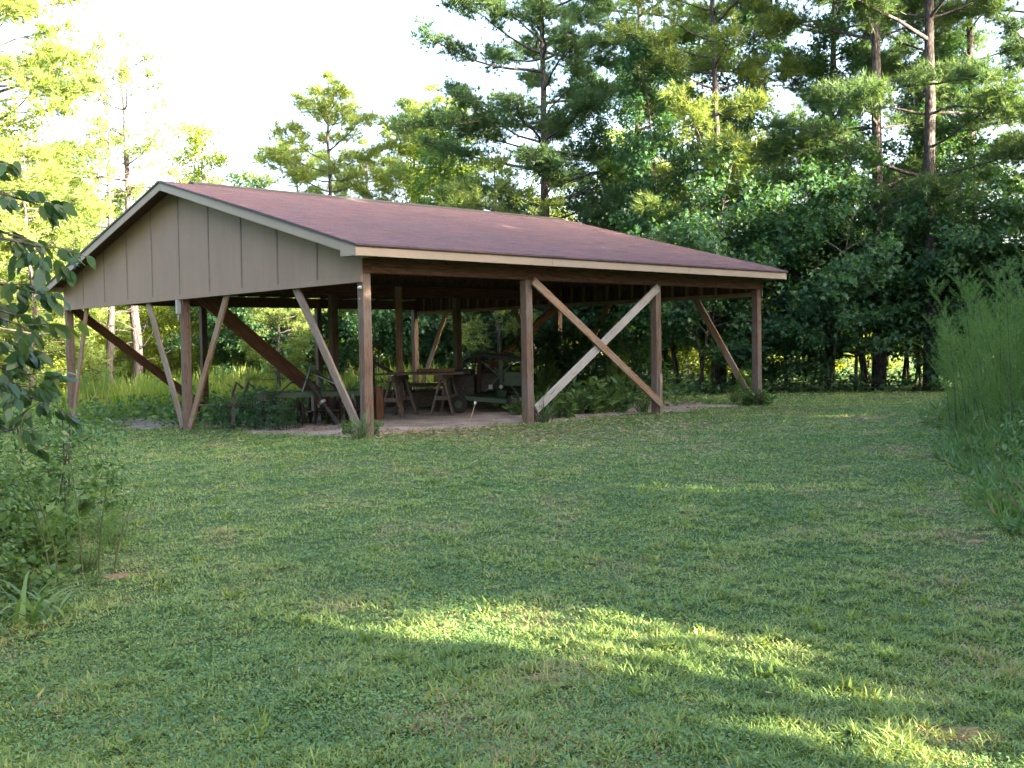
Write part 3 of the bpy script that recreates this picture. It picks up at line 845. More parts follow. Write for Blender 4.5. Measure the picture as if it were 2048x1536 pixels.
def disc(parent, c, axis, r, m='rust'):
    b = MB(); b.lathe(c, axis, [(-.008, r), (.0, r), (.035, r*.6), (.05, r*.25), (.055, .02)], 22)
    return b.obj('disc_blade', M[m], parent)
def harrow():
    x, y = X(618, 19.9), 19.9
    t = empty('disc_harrow', (x, y, G(x, y)), R(17))
    tag(t, 'green disc harrow with rusty discs parked on gravel left of the front corner post', 'harrow')
    f = MB()
    f.box(-.95, 1.15, -.06, .04, .52, .62); f.box(-.85, 1.10, .72, .82, .52, .62)
    for xx in (-.8, -.25, .35, 1.0): f.bar((xx, -.05, .60), (xx, .82, .60), .07, .07)
    f.obj('frame', M['green'], t, bevel=.006)
    for s, yy in ((1, -.12), (-1, .70)):
        a = MB(); a.tube([(-.9, yy-.05*s, .26), (1.1, yy+.1*s, .26)], .022, 8); a.obj('axle', M['black'], t)
        for i in range(9):
            xx = -.85 + i*.235
            disc(t, (xx, yy + .15*s*(xx+.9)/2 - .05*s, .25), (1, -.07*s, 0), .25)
        for xx in (-.6, .05, .8):
            h = MB(); h.bar((xx, yy, .26), (xx, yy+.06, .56), .05, .03); h.obj('hanger', M['green'], t)
    m = MB()
    m.bar((-.12, .05, .60), (.06, .12, 1.08), .06, .03); m.bar((.30, .05, .60), (.12, .12, 1.08), .06, .03)
    m.bar((.09, .12, 1.06), (.60, .55, .66), .05, .05); m.box(.02, .16, .06, .18, 1.02, 1.12)
    m.obj('hitch_mast', M['green'], t, bevel=.004)
    c = MB(); c.bar((.13, .05, .93), (.52, -.02, .74), .13, .012); c.obj('canopy_plate', M['greymetal'], t)
    d = MB(); d.tube([(.02, -.12, .80), (.22, -.30, .42), (.42, -.42, .10)], [.055, .05, .045], 10); d.lathe((.40, -.41, .13), (.3, -.2, -.5), [(0, .07), (.14, .085), (.15, .05)], 12)
    d.obj('drive_shaft', M['black'], t, smooth=False)
    r = MB(); r.lathe((.20, -.285, .46), (.42, -.30, -.7), [(0, .062), (.05, .062)], 12); r.obj('shaft_collar', M['greymetal'], t)
    s = MB(); s.add([(-1.02, -.1, .60), (-.80, -.1, .62), (-.74, -.1, .30), (-.86, -.1, .08), (-1.00, -.1, .12), (-1.02, -.08, .60), (-.80, -.08, .62), (-.74, -.08, .30), (-.86, -.08, .08), (-1.00, -.08, .12)],
        [(0,1,2,3,4), (9,8,7,6,5)] + [(i, 5+i, 5+(i+1) % 5, (i+1) % 5) for i in range(5)])
    s.obj('side_shield', M['green'], t)
    g = MB(); g.box(-.99, -.92, -.125, -.102, .44, .50); g.obj('reflector', M['white'], t)
    for xx, yy in ((-1.18, .1), (-1.38, .25)):
        g = MB(); g.bar((xx, yy, .04), (xx+.03, yy+.05, .60), .07, .05); g.bar((xx-.1, yy, .42), (xx+.22, yy+.02, .36), .05, .05); g.tube([(xx, yy, .6), (xx+.08, yy, .82), (xx+.2, yy, .70)], .03, 7); g.obj('weight_bracket', M['black'], t)
    h = MB(); h.tube([(-.55, -.1, .62), (-.35, -.15, .80), (0, -.1, .86), (.1, .05, .75)], .016, 6); h.tube([(-.7, 0, .6), (-.9, -.12, .75), (-1.1, -.1, .5)], .014, 6); h.obj('hydraulic_hose', M['black'], t)
harrow()
def mower():
    x, y = X(778, 23.2), 23.2
    t = empty('rotary_cutter', (x, y, G(x, y)), R(3))
    tag(t, 'black rotary cutter with upright mast parked behind the sawhorses', 'mower')
    d = MB(); d.box(-.62, 1.25, -.6, .6, .28, .42); d.box(-.66, 1.29, -.64, -.6, .10, .40); d.obj('deck', M['black'], t, bevel=.01)
    g = MB(); g.lathe((.3, 0, .42), (0, 0, 1), [(0, .2), (.14, .2), (.2, .1), (.3, .1)], 14); g.obj('gearbox', M['black'], t)
    m = MB(); m.box(-.46, -.30, -.08, .04, .40, 1.12); m.bar((-.38, 0, 1.08), (.35, .1, .64), .10, .07); m.box(.3, 1.2, -.3, -.22, .50, .58)
    m.obj('mast', M['black'], t, bevel=.006)
    y_ = MB(); y_.box(.98, 1.18, -.34, -.305, .60, .76); y_.obj('warning_plate', M['yellow'], t)
    w_ = MB(); w_.lathe((1.12, .75, .2), (1, 0, 0), [(-.05, .14), (-.04, .19), (.04, .19), (.05, .14)], 20); w_.obj('tail_wheel', M['rubber'], t)
mower()
def beam_on_ground(px, py_d, L, rz, hh, m, label):
    x, y = X(px, py_d), py_d
    o = lumber('timber', (-L/2, 0, hh/2), (L/2, 0, hh/2), .14, hh, M[m], None)
    o.matrix_world = Matrix.Translation((x, y, G(x, y)+.0)) @ Matrix.Rotation(rz, 4, 'Z') @ o.matrix_local
    tag(o, label, 'timber', 'timbers lying on the gravel')
beam_on_ground(800, 22.1, 2.6, R(3), .16, 'brace_brown', 'long brown timber lying on gravel behind the sawhorse legs')
beam_on_ground(757, 20.6, .62, R(20), .22, 'beam', 'short reddish timber block beside the front corner post')
def implement():
    x, y = X(990, 22.0), 22.0
    t = empty('hay_rake', (x, y, G(x, y)), R(-6)); t.scale = (1.05, 1.1, 1.14)
    tag(t, 'green farm implement with curved tube arch parked between the first two front posts', 'implement')
    a = MB(); a.tube([(-.72, 0, .50), (-.70, 0, .72), (-.60, 0, .90), (-.42, 0, .97), (-.20, 0, .98)], .035, 8, True); a.obj('arch_tube', M['black'], t)
    a = MB(); a.bar((-.32, 0, 1.02), (.62, -.1, .90), .07, .06); a.bar((-.32, .5, 1.02), (.62, .4, .92), .06, .05); a.obj('top_bar', M['black'], t, bevel=.005)
    for p, q in (((-.33, 0, .15), (-.30, 0, .99)), ((.15, -.05, .2), (.12, -.05, .93)), ((.58, -.1, .2), (.55, -.1, .9)), ((-.3, .5, .2), (-.3, .5, 1.0)), ((.5, .42, .2), (.5, .42, .92))):
        u = MB(); u.bar(p, q, .08, .06); u.obj('upright', M['rust'] if p[0] < -.2 else M['green'], t, bevel=.004)
    for p, q in (((-.2, -.12, .35), (.35, -.12, .85)), ((.0, -.14, .80), (.48, -.14, .30)), ((.1, -.16, .52), (.6, -.16, .45)), ((-.25, -.1, .9), (.15, -.1, .6))):
        u = MB(); u.bar(p, q, .045, .03); u.obj('cross_strut', M['green'], t)
    d = MB(); d.add([(-.55, -.55, .22), (.75, -.5, .10), (.70, .4, .12), (-.5, .4, .28), (-.55, -.55, .30), (.70, -.5, .20), (.68, .4, .24), (-.45, .4, .40)],
        [(0,3,2,1), (4,5,6,7), (0,1,5,4), (1,2,6,5), (2,3,7,6), (3,0,4,7)]); d.obj('deck', M['green'], t, bevel=.01)
    e = MB(); e.box(-.86, -.38, -.25, .35, .18, .66); e.box(-.80, -.45, -.2, .3, .66, .76); e.box(-.36, .60, .10, .36, .34, .70); e.bar((-.3, .2, .70), (.5, .2, .84), .18, .05); e.obj('engine_box', M['black'], t, bevel=.03)
    for xx in (-.62, .45):
        w_ = MB(); w_.lathe((xx, -.62, .16), (0, 1, 0), [(-.06, .10), (-.05, .16), (.05, .16), (.06, .10)], 20); w = w_.obj('wheel', M['rubber'], t)
        h = MB(); h.lathe((xx, -.685, .16), (0, 1, 0), [(0, .07), (.02, .07), (.03, .03)], 14); h.obj('hub', M['green'], w)
    s = MB(); s.lathe((.14, -.19, .44), (0, 1, 0), [(0, .035), (.01, .035)], 10); s.box(-.10, -.03, -.19, -.18, .40, .48); s.obj('label_plate', M['white'], t)
    j = MB(); j.lathe((0, 0, 0), (0, 0, 1), [(0, .10), (.12, .12), (.16, .06)], 12); j.box(.1, .5, -.18, -.12, .2, .44); o = j.obj('gearbox', M['green'], t, (.12, -.1, .26))
implement()
def low_box():
    x, y = X(452, 24.0), 24.0
    b = MB(); b.box(-.75, .75, -.35, .35, 0, .30); b.box(-.79, .79, -.39, .39, .28, .33)
    o = b.obj('trough', M['black'], None, (x, y, G(x, y)), bevel=.02); o.rotation_euler = (0, 0, R(8))
    tag(o, 'low dark trough on the ground behind the middle gable post', 'trough')
low_box()
def stake():
    x, y = px2ground(930, 856)
    b = MB(); b.tube([(0, 0, 0), (.10, 0, .17), (.165, .02, .38)], [.008, .007, .006], 5); o = b.obj('marker_stick', M['dry'], None, (x, y, G(x, y)))
    c = MB(); c.box(.145, .185, .0, .03, .37, .42); c.obj('cap', M['white'], o)
    tag(o, 'thin straw coloured stick with a white cap leaning out of the gravel', 'stick')
stake()

# ---------------------------------------------------------------- lawn
def hedge(x, y):
    """where taller growth takes over from the mown lawn"""
    back = y - (27.3 + 0.5*vnoise(x, y, 1.0, 2) + np.where(x < -6, (x+6)*0.18, 0))
    return back
def build_lawn():
    rng = np.random.default_rng(11)
    def sample(n, d0, d1):
        u = rng.uniform(0, 1, n); p = -0.15
        d = (d0**p + u*(d1**p-d0**p))**(1/p)
        xx = rng.uniform(-0.62, 0.62, n)*d*1.0
        return xx, d
    x, y = sample(620000, 3.4, 31)
    keep = np.ones(len(x), bool)
    keep &= gravel_amt(x, y) < 0.05 + 0.25*(rng.uniform(0, 1, len(x))-0.5)
    keep &= rng.uniform(0, 1, len(x)) > bare_amt(x, y)*0.75
    keep &= hedge(x, y) < 0.8
    dens = vnoise(x, y, 3.1, 21)
    keep &= rng.uniform(0, 1, len(x)) < 0.62+0.5*dens
    x = x[keep]; y = y[keep]; n = len(x)
    clump = vnoise(x, y, 22, 41)*vnoise(x, y, 9, 42)
    z = gz(x, y) + 0.040*clump
    hv = 0.55 + 0.7*vnoise(x, y, 1.7, 4)*vnoise(x, y, 5.5, 9) + 0.25*vnoise(x, y, 14, 12)
    L = rng.uniform(0.018, 0.060, n)*hv*(.6+.9*clump)*(1 + y*0.012)
    W_ = rng.uniform(0.003, 0.0065, n)*(0.7 + y*0.12)
    az = rng.uniform(0, 6.283, n); le = rng.uniform(0.5, 1.5, n)
    D = np.stack([np.cos(az)*np.sin(le), np.sin(az)*np.sin(le), np.cos(le)], -1)
    az2 = az + rng.normal(1.57, 0.5, n)
    S = np.stack([np.cos(az2), np.sin(az2), np.zeros(n)], -1)*W_[:, None]/2
    B = np.stack([x, y, z-0.003], -1)
    mid = B + D*L[:, None]*0.55
    D2 = D.copy(); D2[:, 2] -= 0.45; D2 = unit(D2)
    tip = mid + D2*L[:, None]*0.5
    tip[:, 2] = np.maximum(tip[:, 2], z+0.004)
    V = np.stack([B-S, B+S, mid+S*0.8, mid-S*0.8, tip], 1).reshape(-1, 3)
    i = np.arange(n)[:, None]*5
    F = np.concatenate([i+np.array([0, 1, 2]), i+np.array([0, 2, 3]), i+np.array([3, 2, 4])], 0)
    o = bpy.data.objects.new('lawn_grass', np_mesh('lawn_grass', V, F, M['grass'])); link(o)
    tag(o, 'short mown grass of the lawn', 'grass', kind='stuff')
    # clover and creeping leaves
    x, y = sample(210000, 3.4, 26)
    k = (gravel_amt(x, y) < 0.0) & (rng.uniform(0, 1, len(x)) > bare_amt(x, y)) & (rng.uniform(0, 1, len(x)) < (vnoise(x, y, 2.0, 31)*1.3)**2) & (hedge(x, y) < 0.5)
    x = x[k]; y = y[k]; n = len(x)
    P = np.stack([x, y, gz(x, y) + rng.uniform(0.010, 0.036, n) + 0.034*vnoise(x, y, 22, 41)*vnoise(x, y, 9, 42)], -1)
    az = rng.uniform(0, 6.283, n); D = np.stack([np.cos(az), np.sin(az), rng.normal(0.1, 0.3, n)], -1)
    V, F = leaves(rng, P, D, 1.0, OVAL*np.array([1.2, 1]), 1.3)
    # scale with distance is folded in by resizing about P
    s = (rng.uniform(0.010, 0.021, n)*(0.8+y*0.075))
    V = (V.reshape(n, -1, 3) - P[:, None, :])*s[:, None, None] + P[:, None, :]
    o = bpy.data.objects.new('clover', np_mesh('clover', V.reshape(-1, 3), F, M['clover'])); link(o)
    tag(o, 'creeping clover leaves among the lawn grass', 'clover', kind='stuff')
    # bare clay showing where the turf has worn
    V = []; F = []
    for (bx, by, r1, r2) in BAREW:
        k = len(V); V.append((bx, by, float(gz(bx, by))+0.016))
        for j in range(18):
            a = j/18*6.283; rr = 0.95*rng.uniform(0.75, 1.1)
            px_, py_ = bx+math.cos(a)*r1*rr, by+math.sin(a)*r2*3*rr*0.6
            V.append((px_, py_, float(gz(px_, py_))+0.002))
        for j in range(18): F.append((k, k+1+j, k+1+(j+1) % 18))
    o = bpy.data.objects.new('bare_soil', np_mesh('bare_soil', np.array(V), np.array(F), M['clay'])); link(o)
    tag(o, kind='structure')
    # taller tufts of coarse grass
    n = 260
    d = rng.uniform(4.0, 20, n); xx = rng.uniform(-0.52, 0.52, n)*d
    Vs = []; Fs = []; c = 0
    for i in range(n):
        if gravel_amt(xx[i], d[i]) > 0: continue
        k = int(rng.integers(10, 26)); a = rng.uniform(0, 6.28, k)
        P = np.array([xx[i], d[i], float(gz(xx[i], d[i]))]) + np.stack([rng.normal(0, .03, k), rng.normal(0, .03, k), np.zeros(k)], -1)
        le = rng.uniform(.3, 1.2, k); D = np.stack([np.cos(a)*np.sin(le), np.sin(a)*np.sin(le), np.cos(le)], -1)
        V, F = leaves(rng, P, D, 0.085, LANCE, 0.3)
        Vs.append(V); Fs.append(F+c); c += len(V)
    o = bpy.data.objects.new('grass_tufts', np_mesh('grass_tufts', np.concatenate(Vs), np.concatenate(Fs), M['grass'])); link(o)
    tag(o, 'coarser grass tufts standing in the mown lawn', 'grass', kind='stuff')
build_lawn()

def straw():
    rng = np.random.default_rng(5)
    Ps = []
    for (px_, py_, rx, ry, n) in ((850, 872, 1.5, .7, 900), (950, 862, .9, .5, 500), (760, 868, .5, .3, 200), (900, 866, 2.0, .5, 900), (640, 862, 1.2, .35, 300), (1180, 880, 2.2, .9, 1300), (1450, 855, 2.2, 1.0, 1000), (1300, 915, 3, 1, 900), (300, 1000, .8, .8, 200), (1230, 842, 1.4, .9, 500), (1150, 865, .9, .8, 250), (1500, 822, 1, 1, 150), (1740, 838, .5, .4, 120), (1000, 905, 2.5, .8, 300), (230, 1160, .3, .25, 120), (560, 860, 1.2, .5, 160)):
        x0, y0 = px2ground(px_, py_)
        Ps.append(np.stack([x0+rng.normal(0, rx*.6, n), y0+rng.normal(0, ry*.8, n)], -1))
    n = 1500; d = rng.uniform(4, 14, n); Ps.append(np.stack([rng.uniform(-.5, .5, n)*d, d], -1))
    P2 = np.concatenate(Ps); n = len(P2)
    P = np.stack([P2[:, 0], P2[:, 1], gz(P2[:, 0], P2[:, 1]) + rng.uniform(.015, .045, n)], -1)
    a = rng.uniform(0, 6.28, n); D = np.stack([np.cos(a), np.sin(a), rng.normal(0, .12, n)], -1)
    s = rng.uniform(.05, .16, n)*np.clip(P2[:, 1]/22, .30, .9)
    V, F = leaves(rng, P, D, 1.0, LANCE*np.array([.7, 1]), 1)
    V = (V.reshape(n, -1, 3)-P[:, None])*s[:, None, None]/.9 + P[:, None]
    o = bpy.data.objects.new('straw_litter', np_mesh('straw_litter', V.reshape(-1, 3), F, M['dry'])); link(o)
    tag(o, 'dry straw and clippings scattered on the lawn and gravel', 'straw', kind='stuff')
straw()

# ---------------------------------------------------------------- weeds and small plants
def weed_mesh(seed, h, r, n_st, nleaf, size, shape=LANCE, mat='weed', up=0.5):
    rng = np.random.default_rng(seed); tb = MB(); P = []; D = []
    for s in range(n_st):
        a = rng.uniform(0, 6.28); rr = r*rng.uniform(0, .5); hh = h*rng.uniform(.45, 1)
        o = np.array([rr*math.cos(a), rr*math.sin(a), -.03]); ln = rng.uniform(.05, r)
        a2 = a+rng.normal(0, .6)
        pts = [o + np.array([math.cos(a2)*ln*t*t, math.sin(a2)*ln*t*t, hh*t*(1-.15*t)]) for t in np.linspace(0, 1, 5)]
        tb.tube(pts, [.006, .005, .004, .003, .002], 4, cap=False)
        for k in range(nleaf):
            t = rng.uniform(.08, 1); i = min(3, int(t*4)); q = pts[i] + (pts[i+1]-pts[i])*(t*4-i)
            b = rng.uniform(0, 6.28); P.append(q); D.append((math.cos(b), math.sin(b), rng.normal(up, .4)))
    V, F = leaves(rng, np.array(P), np.array(D), size, shape, .5)
    return tb.mesh('stem', M['stem']), np_mesh('foliage', V, F, M[mat])
def fennel_mesh(seed, h, r, n_st, k=150, mat='fennel'):
    """feathery plumes: each stem carries arching branchlets thick with thread-like leaves"""
    rng = np.random.default_rng(seed); tb = MB(); P = []; D = []
    for s in range(n_st):
        a = rng.uniform(0, 6.28); rr = r*math.sqrt(rng.uniform(0, 1))*.55; hh = h*rng.uniform(.6, 1)
        o = np.array([rr*math.cos(a), rr*math.sin(a), -.03]); ln = rng.uniform(.1, .55)*r
        pts = [o + np.array([math.cos(a)*ln*t**2, math.sin(a)*ln*t**2, hh*t]) for t in np.linspace(0, 1, 7)]
        tb.tube(pts, [.010*(1-.12*i) for i in range(7)], 4, cap=False)
        for j in range(k):
            t = rng.uniform(.12, 1)**.8; i = min(5, int(t*6)); q = pts[i] + (pts[i+1]-pts[i])*(t*6-i)
            b = rng.uniform(0, 6.28); L = (.50*(1.10-t)*rng.uniform(.5, 1.1)+.06)*min(1, h/2)
            m_ = int(8+26*L); bend = rng.uniform(.4, .9)
            for m in range(m_):
                f = (m+.5)/m_
                P.append(q + np.array([math.cos(b)*L*f, math.sin(b)*L*f, L*(.35*f+bend*f*f)]))
                D.append((math.cos(b)*.7, math.sin(b)*.7, .4+1.6*bend*f))
    P = np.array(P); D = unit(np.array(D))
    V, F = needles(rng, P, D, 5, .036, .0045, .6)
    return tb.mesh('stem', M['stem']), np_mesh('foliage', V, F, M[mat])
WEED = [weed_mesh(40+i, .60, .34, 13, 24, [.14, .10, .16][i], [LANCE*np.array([1.7, 1]), OVAL, LANCE*np.array([2.1, 1])][i], 'weed') for i in range(3)]
GRASSC = weed_mesh(50, .55, .25, 46, 3, .22, LANCE*np.array([.35, 1]), 'weed', 1.6)
BUSHY = [leafy_tree(60+i, 1.3, .08, .55, 1700, .085, OVAL, 'gum', .012, 'round', 4, br=.4, sig=.08) for i in range(2)]
FEN = [fennel_mesh(70+i, 2.35, .95, 9, 40) for i in range(2)]
FENS = fennel_mesh(75, 1.5, .5, 7, 42)
FENW = fennel_mesh(76, 1.1, .5, 5, 9)
def weed(m, x, y, s, label, group, name='weed_clump', sz=None, cat='weed', parts=('stem', 'foliage')):
    return place(name, m, x, y, random.uniform(0, 6.28), label, cat, group, s, sz, parts)

gpost = 'weeds growing at the foot of the barn posts'
SPOTS = [  # px, py of foot, which, scale, label
 (718, 880, 3, .85, 'grassy weed clump at the foot of the front corner post'),
 (742, 872, 0, .55, 'small leafy vine weed climbing the right side of the front corner post'),
 (690, 872, 1, .55, 'low weed at the foot of the pale brace beside the front corner post'),
 (380, 850, 1, .75, 'leafy weed at the foot of the middle gable post'),
 (430, 852, 0, .95, 'weed clump just right of the middle gable post'),
 (470, 850, 2, 1.0, 'broad leaved weed between the middle gable post and the disc harrow'),
 (505, 846, 0, .95, 'weed in front of the green side shield of the disc harrow'),
 (548, 848, 3, .85, 'grassy weed clump in front of the disc harrow'),
 (575, 850, 2, .8, 'dark leafy weed in front of the left half of the disc harrow'),
 (660, 850, 0, .55, 'small weed in front of the right half of the disc harrow'),
 (535, 838, 2, 1.15, 'leafy weed grown up against the left end of the disc harrow'),
 (600, 848, 1, .6, 'low leafy weed at the foot of the disc harrow, under its mast'),
 (345, 842, 2, .65, 'low weed left of the middle gable post'),
 (150, 838, 0, .9, 'weed clump at the foot of the leftmost gable post'),
 (175, 836, 3, 1.1, 'grassy clump beside the brown brace of the leftmost gable post'),
 (205, 832, 1, 1.3, 'tall weed right of the leftmost gable post'),
 (250, 832, 0, 1.2, 'weed standing behind the gravel edge left of the pale brace'),
 (300, 834, 2, .9, 'dark low weed left of the foot of the pale brace'),
 (1036, 832, 1, .8, 'leafy weed beside the green implement, left of the second front post'),
 (1085, 846, 3, 1.2, 'grass clump just right of the second front post'),
 (1120, 838, 0, 1.2, 'weed clump under the lower end of the grey cross brace'),
 (1155, 830, 3, 1.3, 'grass clump in the middle of the cross braced bay'),
 (1190, 828, 2, 1.5, 'broad leaved weed below the crossing of the braces'),
 (1235, 826, 1, 1.4, 'weed below the brown cross brace'),
 (1285, 826, 3, .8, 'thin grass clump left of the third front post'),
 (1500, 812, 2, .8, 'leafy weed at the foot of the far right corner post'),
 (1525, 812, 1, .9, 'pale leaved weed right of the far right corner post'),
 (1470, 806, 3, .8, 'grass clump left of the far right corner post')]
for px_, py_, k, s, lab in SPOTS:
    x, y = px2ground(px_, py_)
    weed(GRASSC if k == 3 else WEED[k], x, y, s, lab, gpost)
for px_, d, s, lab in ((560, 18.9, .42, 'low leafy shrub in front of the left half of the disc harrow'), (515, 19.5, .6, 'dark leafy shrub against the left end of the disc harrow'), (455, 19.9, .5, 'leafy shrub right of the middle gable post'), (1130, 24.5, 1.25, 'leafy shrub inside the barn behind the grey cross brace'), (1200, 25.0, 1.7, 'tall leafy shrub inside the barn behind the crossing of the braces'),
                    (1255, 24.3, 1.2, 'low leafy shrub inside the barn left of the third front post'), (1050, 25.5, 1.3, 'leafy shrub inside the barn behind the second front post')):
    weed(BUSHY[int(s*10) % 2], X(px_, d), d, s, lab, 'shrubs grown up in and beside the barn', 'shrub', None, 'shrub', ('trunk', 'crown'))
for px_, d, s, lab in ((1235, 23.6, .92, 'feathery fennel plume leaning inside the barn left of the third front post'), (1090, 24.2, .8, 'feathery fennel plant inside the barn just right of the second front post'),
                    (1495, 23.2, .6, 'small feathery plant at the foot of the far right corner post')):
    weed(FENS, X(px_, d), d, s, lab, 'fennel around the barn', 'dog_fennel', None, 'fennel')

# right: tall fennel thicket above a bank of weeds
fen = [(1985, 14.5, 1.0), (2035, 13.8, 1.03), (2075, 14.8, 1.08), (2120, 14.0, 1.1), (1945, 15.3, .80), (2010, 12.9, .86), (2060, 12.3, .95), (1990, 15.8, .95), (2160, 13.5, 1.1), (2110, 12.2, 1.0)]
flab = ['feathery green fennel, second from the left edge of the thicket', 'tall feathery fennel with the front shorter one before it', 'tall fennel at the right edge of the photo, in the thicket',
        'fennel in the thicket mostly outside the right edge', 'shortest feathery fennel at the left edge of the thicket', 'short fennel at the front of the thicket', 'fennel at the front right of the thicket',
        'fennel at the back left of the thicket, close to the trees', 'fennel deep in the thicket past the right edge', 'front fennel past the right edge']
for (px_, d, s), lab in zip(fen, flab):
    weed(FEN[int(px_) % 2], X(px_, d), d, s, lab, 'fennel thicket at the right', 'dog_fennel', None, 'fennel')
def bank():
    rng = np.random.default_rng(9); V = []; n = 0
    k = 60000
    x = rng.uniform(2.2, 11.5, k); y = rng.uniform(6.5, 19, k)
    edge = (x - (3.45 + (y-8)*0.33 + 0.5*vnoise(x, y, 1.6, 3)))
    keep = edge > 0; x = x[keep]; y = y[keep]; e = edge[keep]; n = len(x)
    hmax = np.clip(e*.9, .10, .85)*(.55+.6*vnoise(x, y, 2.2, 6))
    P = np.stack([x, y, gz(x, y) + rng.uniform(0, 1, n)*hmax], -1)
    a = rng.uniform(0, 6.28, n); D = np.stack([np.cos(a), np.sin(a), rng.normal(.6, .5, n)], -1)
    return rng, P, D, n
rng_, P_, D_, n_ = bank()
V1, F1 = leaves(rng_, P_[:n_//2], D_[:n_//2], .10, OVAL*np.array([.9, 1]), .6)
o = bpy.data.objects.new('weed_bank', np_mesh('weed_bank', V1, F1, M['weed'])); link(o); tag(o, 'low bank of mixed weeds below the fennel at the right', 'weeds', kind='stuff')
V1, F1 = leaves(rng_, P_[n_//2:], D_[n_//2:]+np.array([0, 0, .8]), .26, LANCE*np.array([.35, 1]), .3)
o = bpy.data.objects.new('bank_grass', np_mesh('bank_grass', V1, F1, M['weed'])); link(o); tag(o, 'long grass growing through the weed bank at the right', 'grass', kind='stuff')
k = rng_.permutation(n_)[:700]
V1, F1 = leaves(rng_, P_[k]+np.array([0, 0, .04]), D_[k], .20, LANCE*np.array([.8, 1]), .5)
o = bpy.data.objects.new('dead_stalks', np_mesh('dead_stalks', V1, F1, M['dry'])); link(o); tag(o, 'dry dead leaves and stalks in the weed bank at the right', 'dry weeds', kind='stuff')

# left foreground: shrubby plants, grasses
lw = [(-2.75, 5.7, 0, 1.0), (-2.45, 6.3, 1, .9), (-3.0, 6.6, 2, 1.2), (-3.25, 5.9, 1, 1.3), (-2.35, 7.0, 3, .85), (-2.75, 7.3, 0, 1.2), (-3.4, 7.2, 2, 1.5), (-3.0, 8.0, 1, 1.3), (-2.6, 5.1, 3, .6), (-3.6, 8.2, 0, 1.6), (-2.9, 5.0, 2, .8), (-2.5, 7.8, 3, .9), (-2.15, 6.6, 3, .5), (-2.3, 5.9, 3, .55)]
ll = ['leafy weed at the lower left, in front of the tangle', 'narrow leaved weed at the right edge of the left tangle', 'leafy weed in the middle of the left tangle', 'tall weed at the left border beside the long strap leaves',
      'wispy grass clump on the right side of the left tangle', 'leafy weed behind the wispy grass at the left', 'tall weed at the left edge below the hanging branch', 'weed at the back of the left tangle',
      'low grass clump at the front of the left tangle', 'tallest weed at the far left back', 'low broad leaved weed at the bottom left corner', 'wispy grass clump at the back of the left tangle', 'small grass clump by the reddish bare soil', 'small grass clump at the lawn edge of the left tangle']
for (x, y, k, s), lab in zip(lw, ll):
    weed(GRASSC if k == 3 else WEED[k], x-.48, y, s*(.5 if k == 3 else .80), lab, 'weeds in the tangle at the left')
weed(FENW, -2.75, 6.8, .85, 'thin wispy weed rising from the right side of the left tangle', 'fennel in the left tangle', 'dog_fennel', None, 'fennel')
def tangle_shrub(x, y, s, seed, lab):
    me = leafy_tree(seed, 1.5, .1, .75, 4200, .065, OVAL, 'weed', .010, 'round', 6, br=.3, sig=.07)
    place('shrub', me, x, y, .3, lab, 'shrub', 'shrubs in the left tangle', s)
tangle_shrub(-3.75, 7.0, .72, 81, 'leafy shrub with arching twigs at the left edge, below the hanging branch')
tangle_shrub(-3.42, 6.1, .5, 82, 'lower leafy shrub in front of the arching one at the left edge')
tangle_shrub(-3.7, 8.6, .8, 83, 'shrub at the back of the left tangle')
def strap_plant(x, y, lab):
    rng = np.random.default_rng(3); V = []; F = []
    for i in range(26):
        a = rng.uniform(0, 6.28); L = rng.uniform(.3, .6); wd = rng.uniform(.012, .022); p = np.array([x+rng.normal(0, .05), y+rng.normal(0, .05), float(gz(x, y))]); e = rng.uniform(.7, 1.45)
        s = np.array([-math.sin(a), math.cos(a), 0])*wd; k = len(V)
        for j in range(8):
            V += [p-s*(1-j/7.5), p+s*(1-j/7.5)]; p = p+np.array([math.cos(a)*math.cos(e), math.sin(a)*math.cos(e), math.sin(e)])*L/7; e -= .22
        for j in range(7): F.append((k+2*j, k+2*j+1, k+2*j+3, k+2*j+2))
    o = bpy.data.objects.new('strap_leaf_plant', np_mesh('strap_leaf_plant', np.array(V), np.array(F), M['weed'])); link(o)
    tag(o, lab, 'plant', 'long leaved plants at the left')
strap_plant(-2.95, 5.5, 'clump of long strap leaves at the lower left edge, largest')
strap_plant(-2.6, 5.75, 'clump of arching long leaves beside the reddish bare soil')

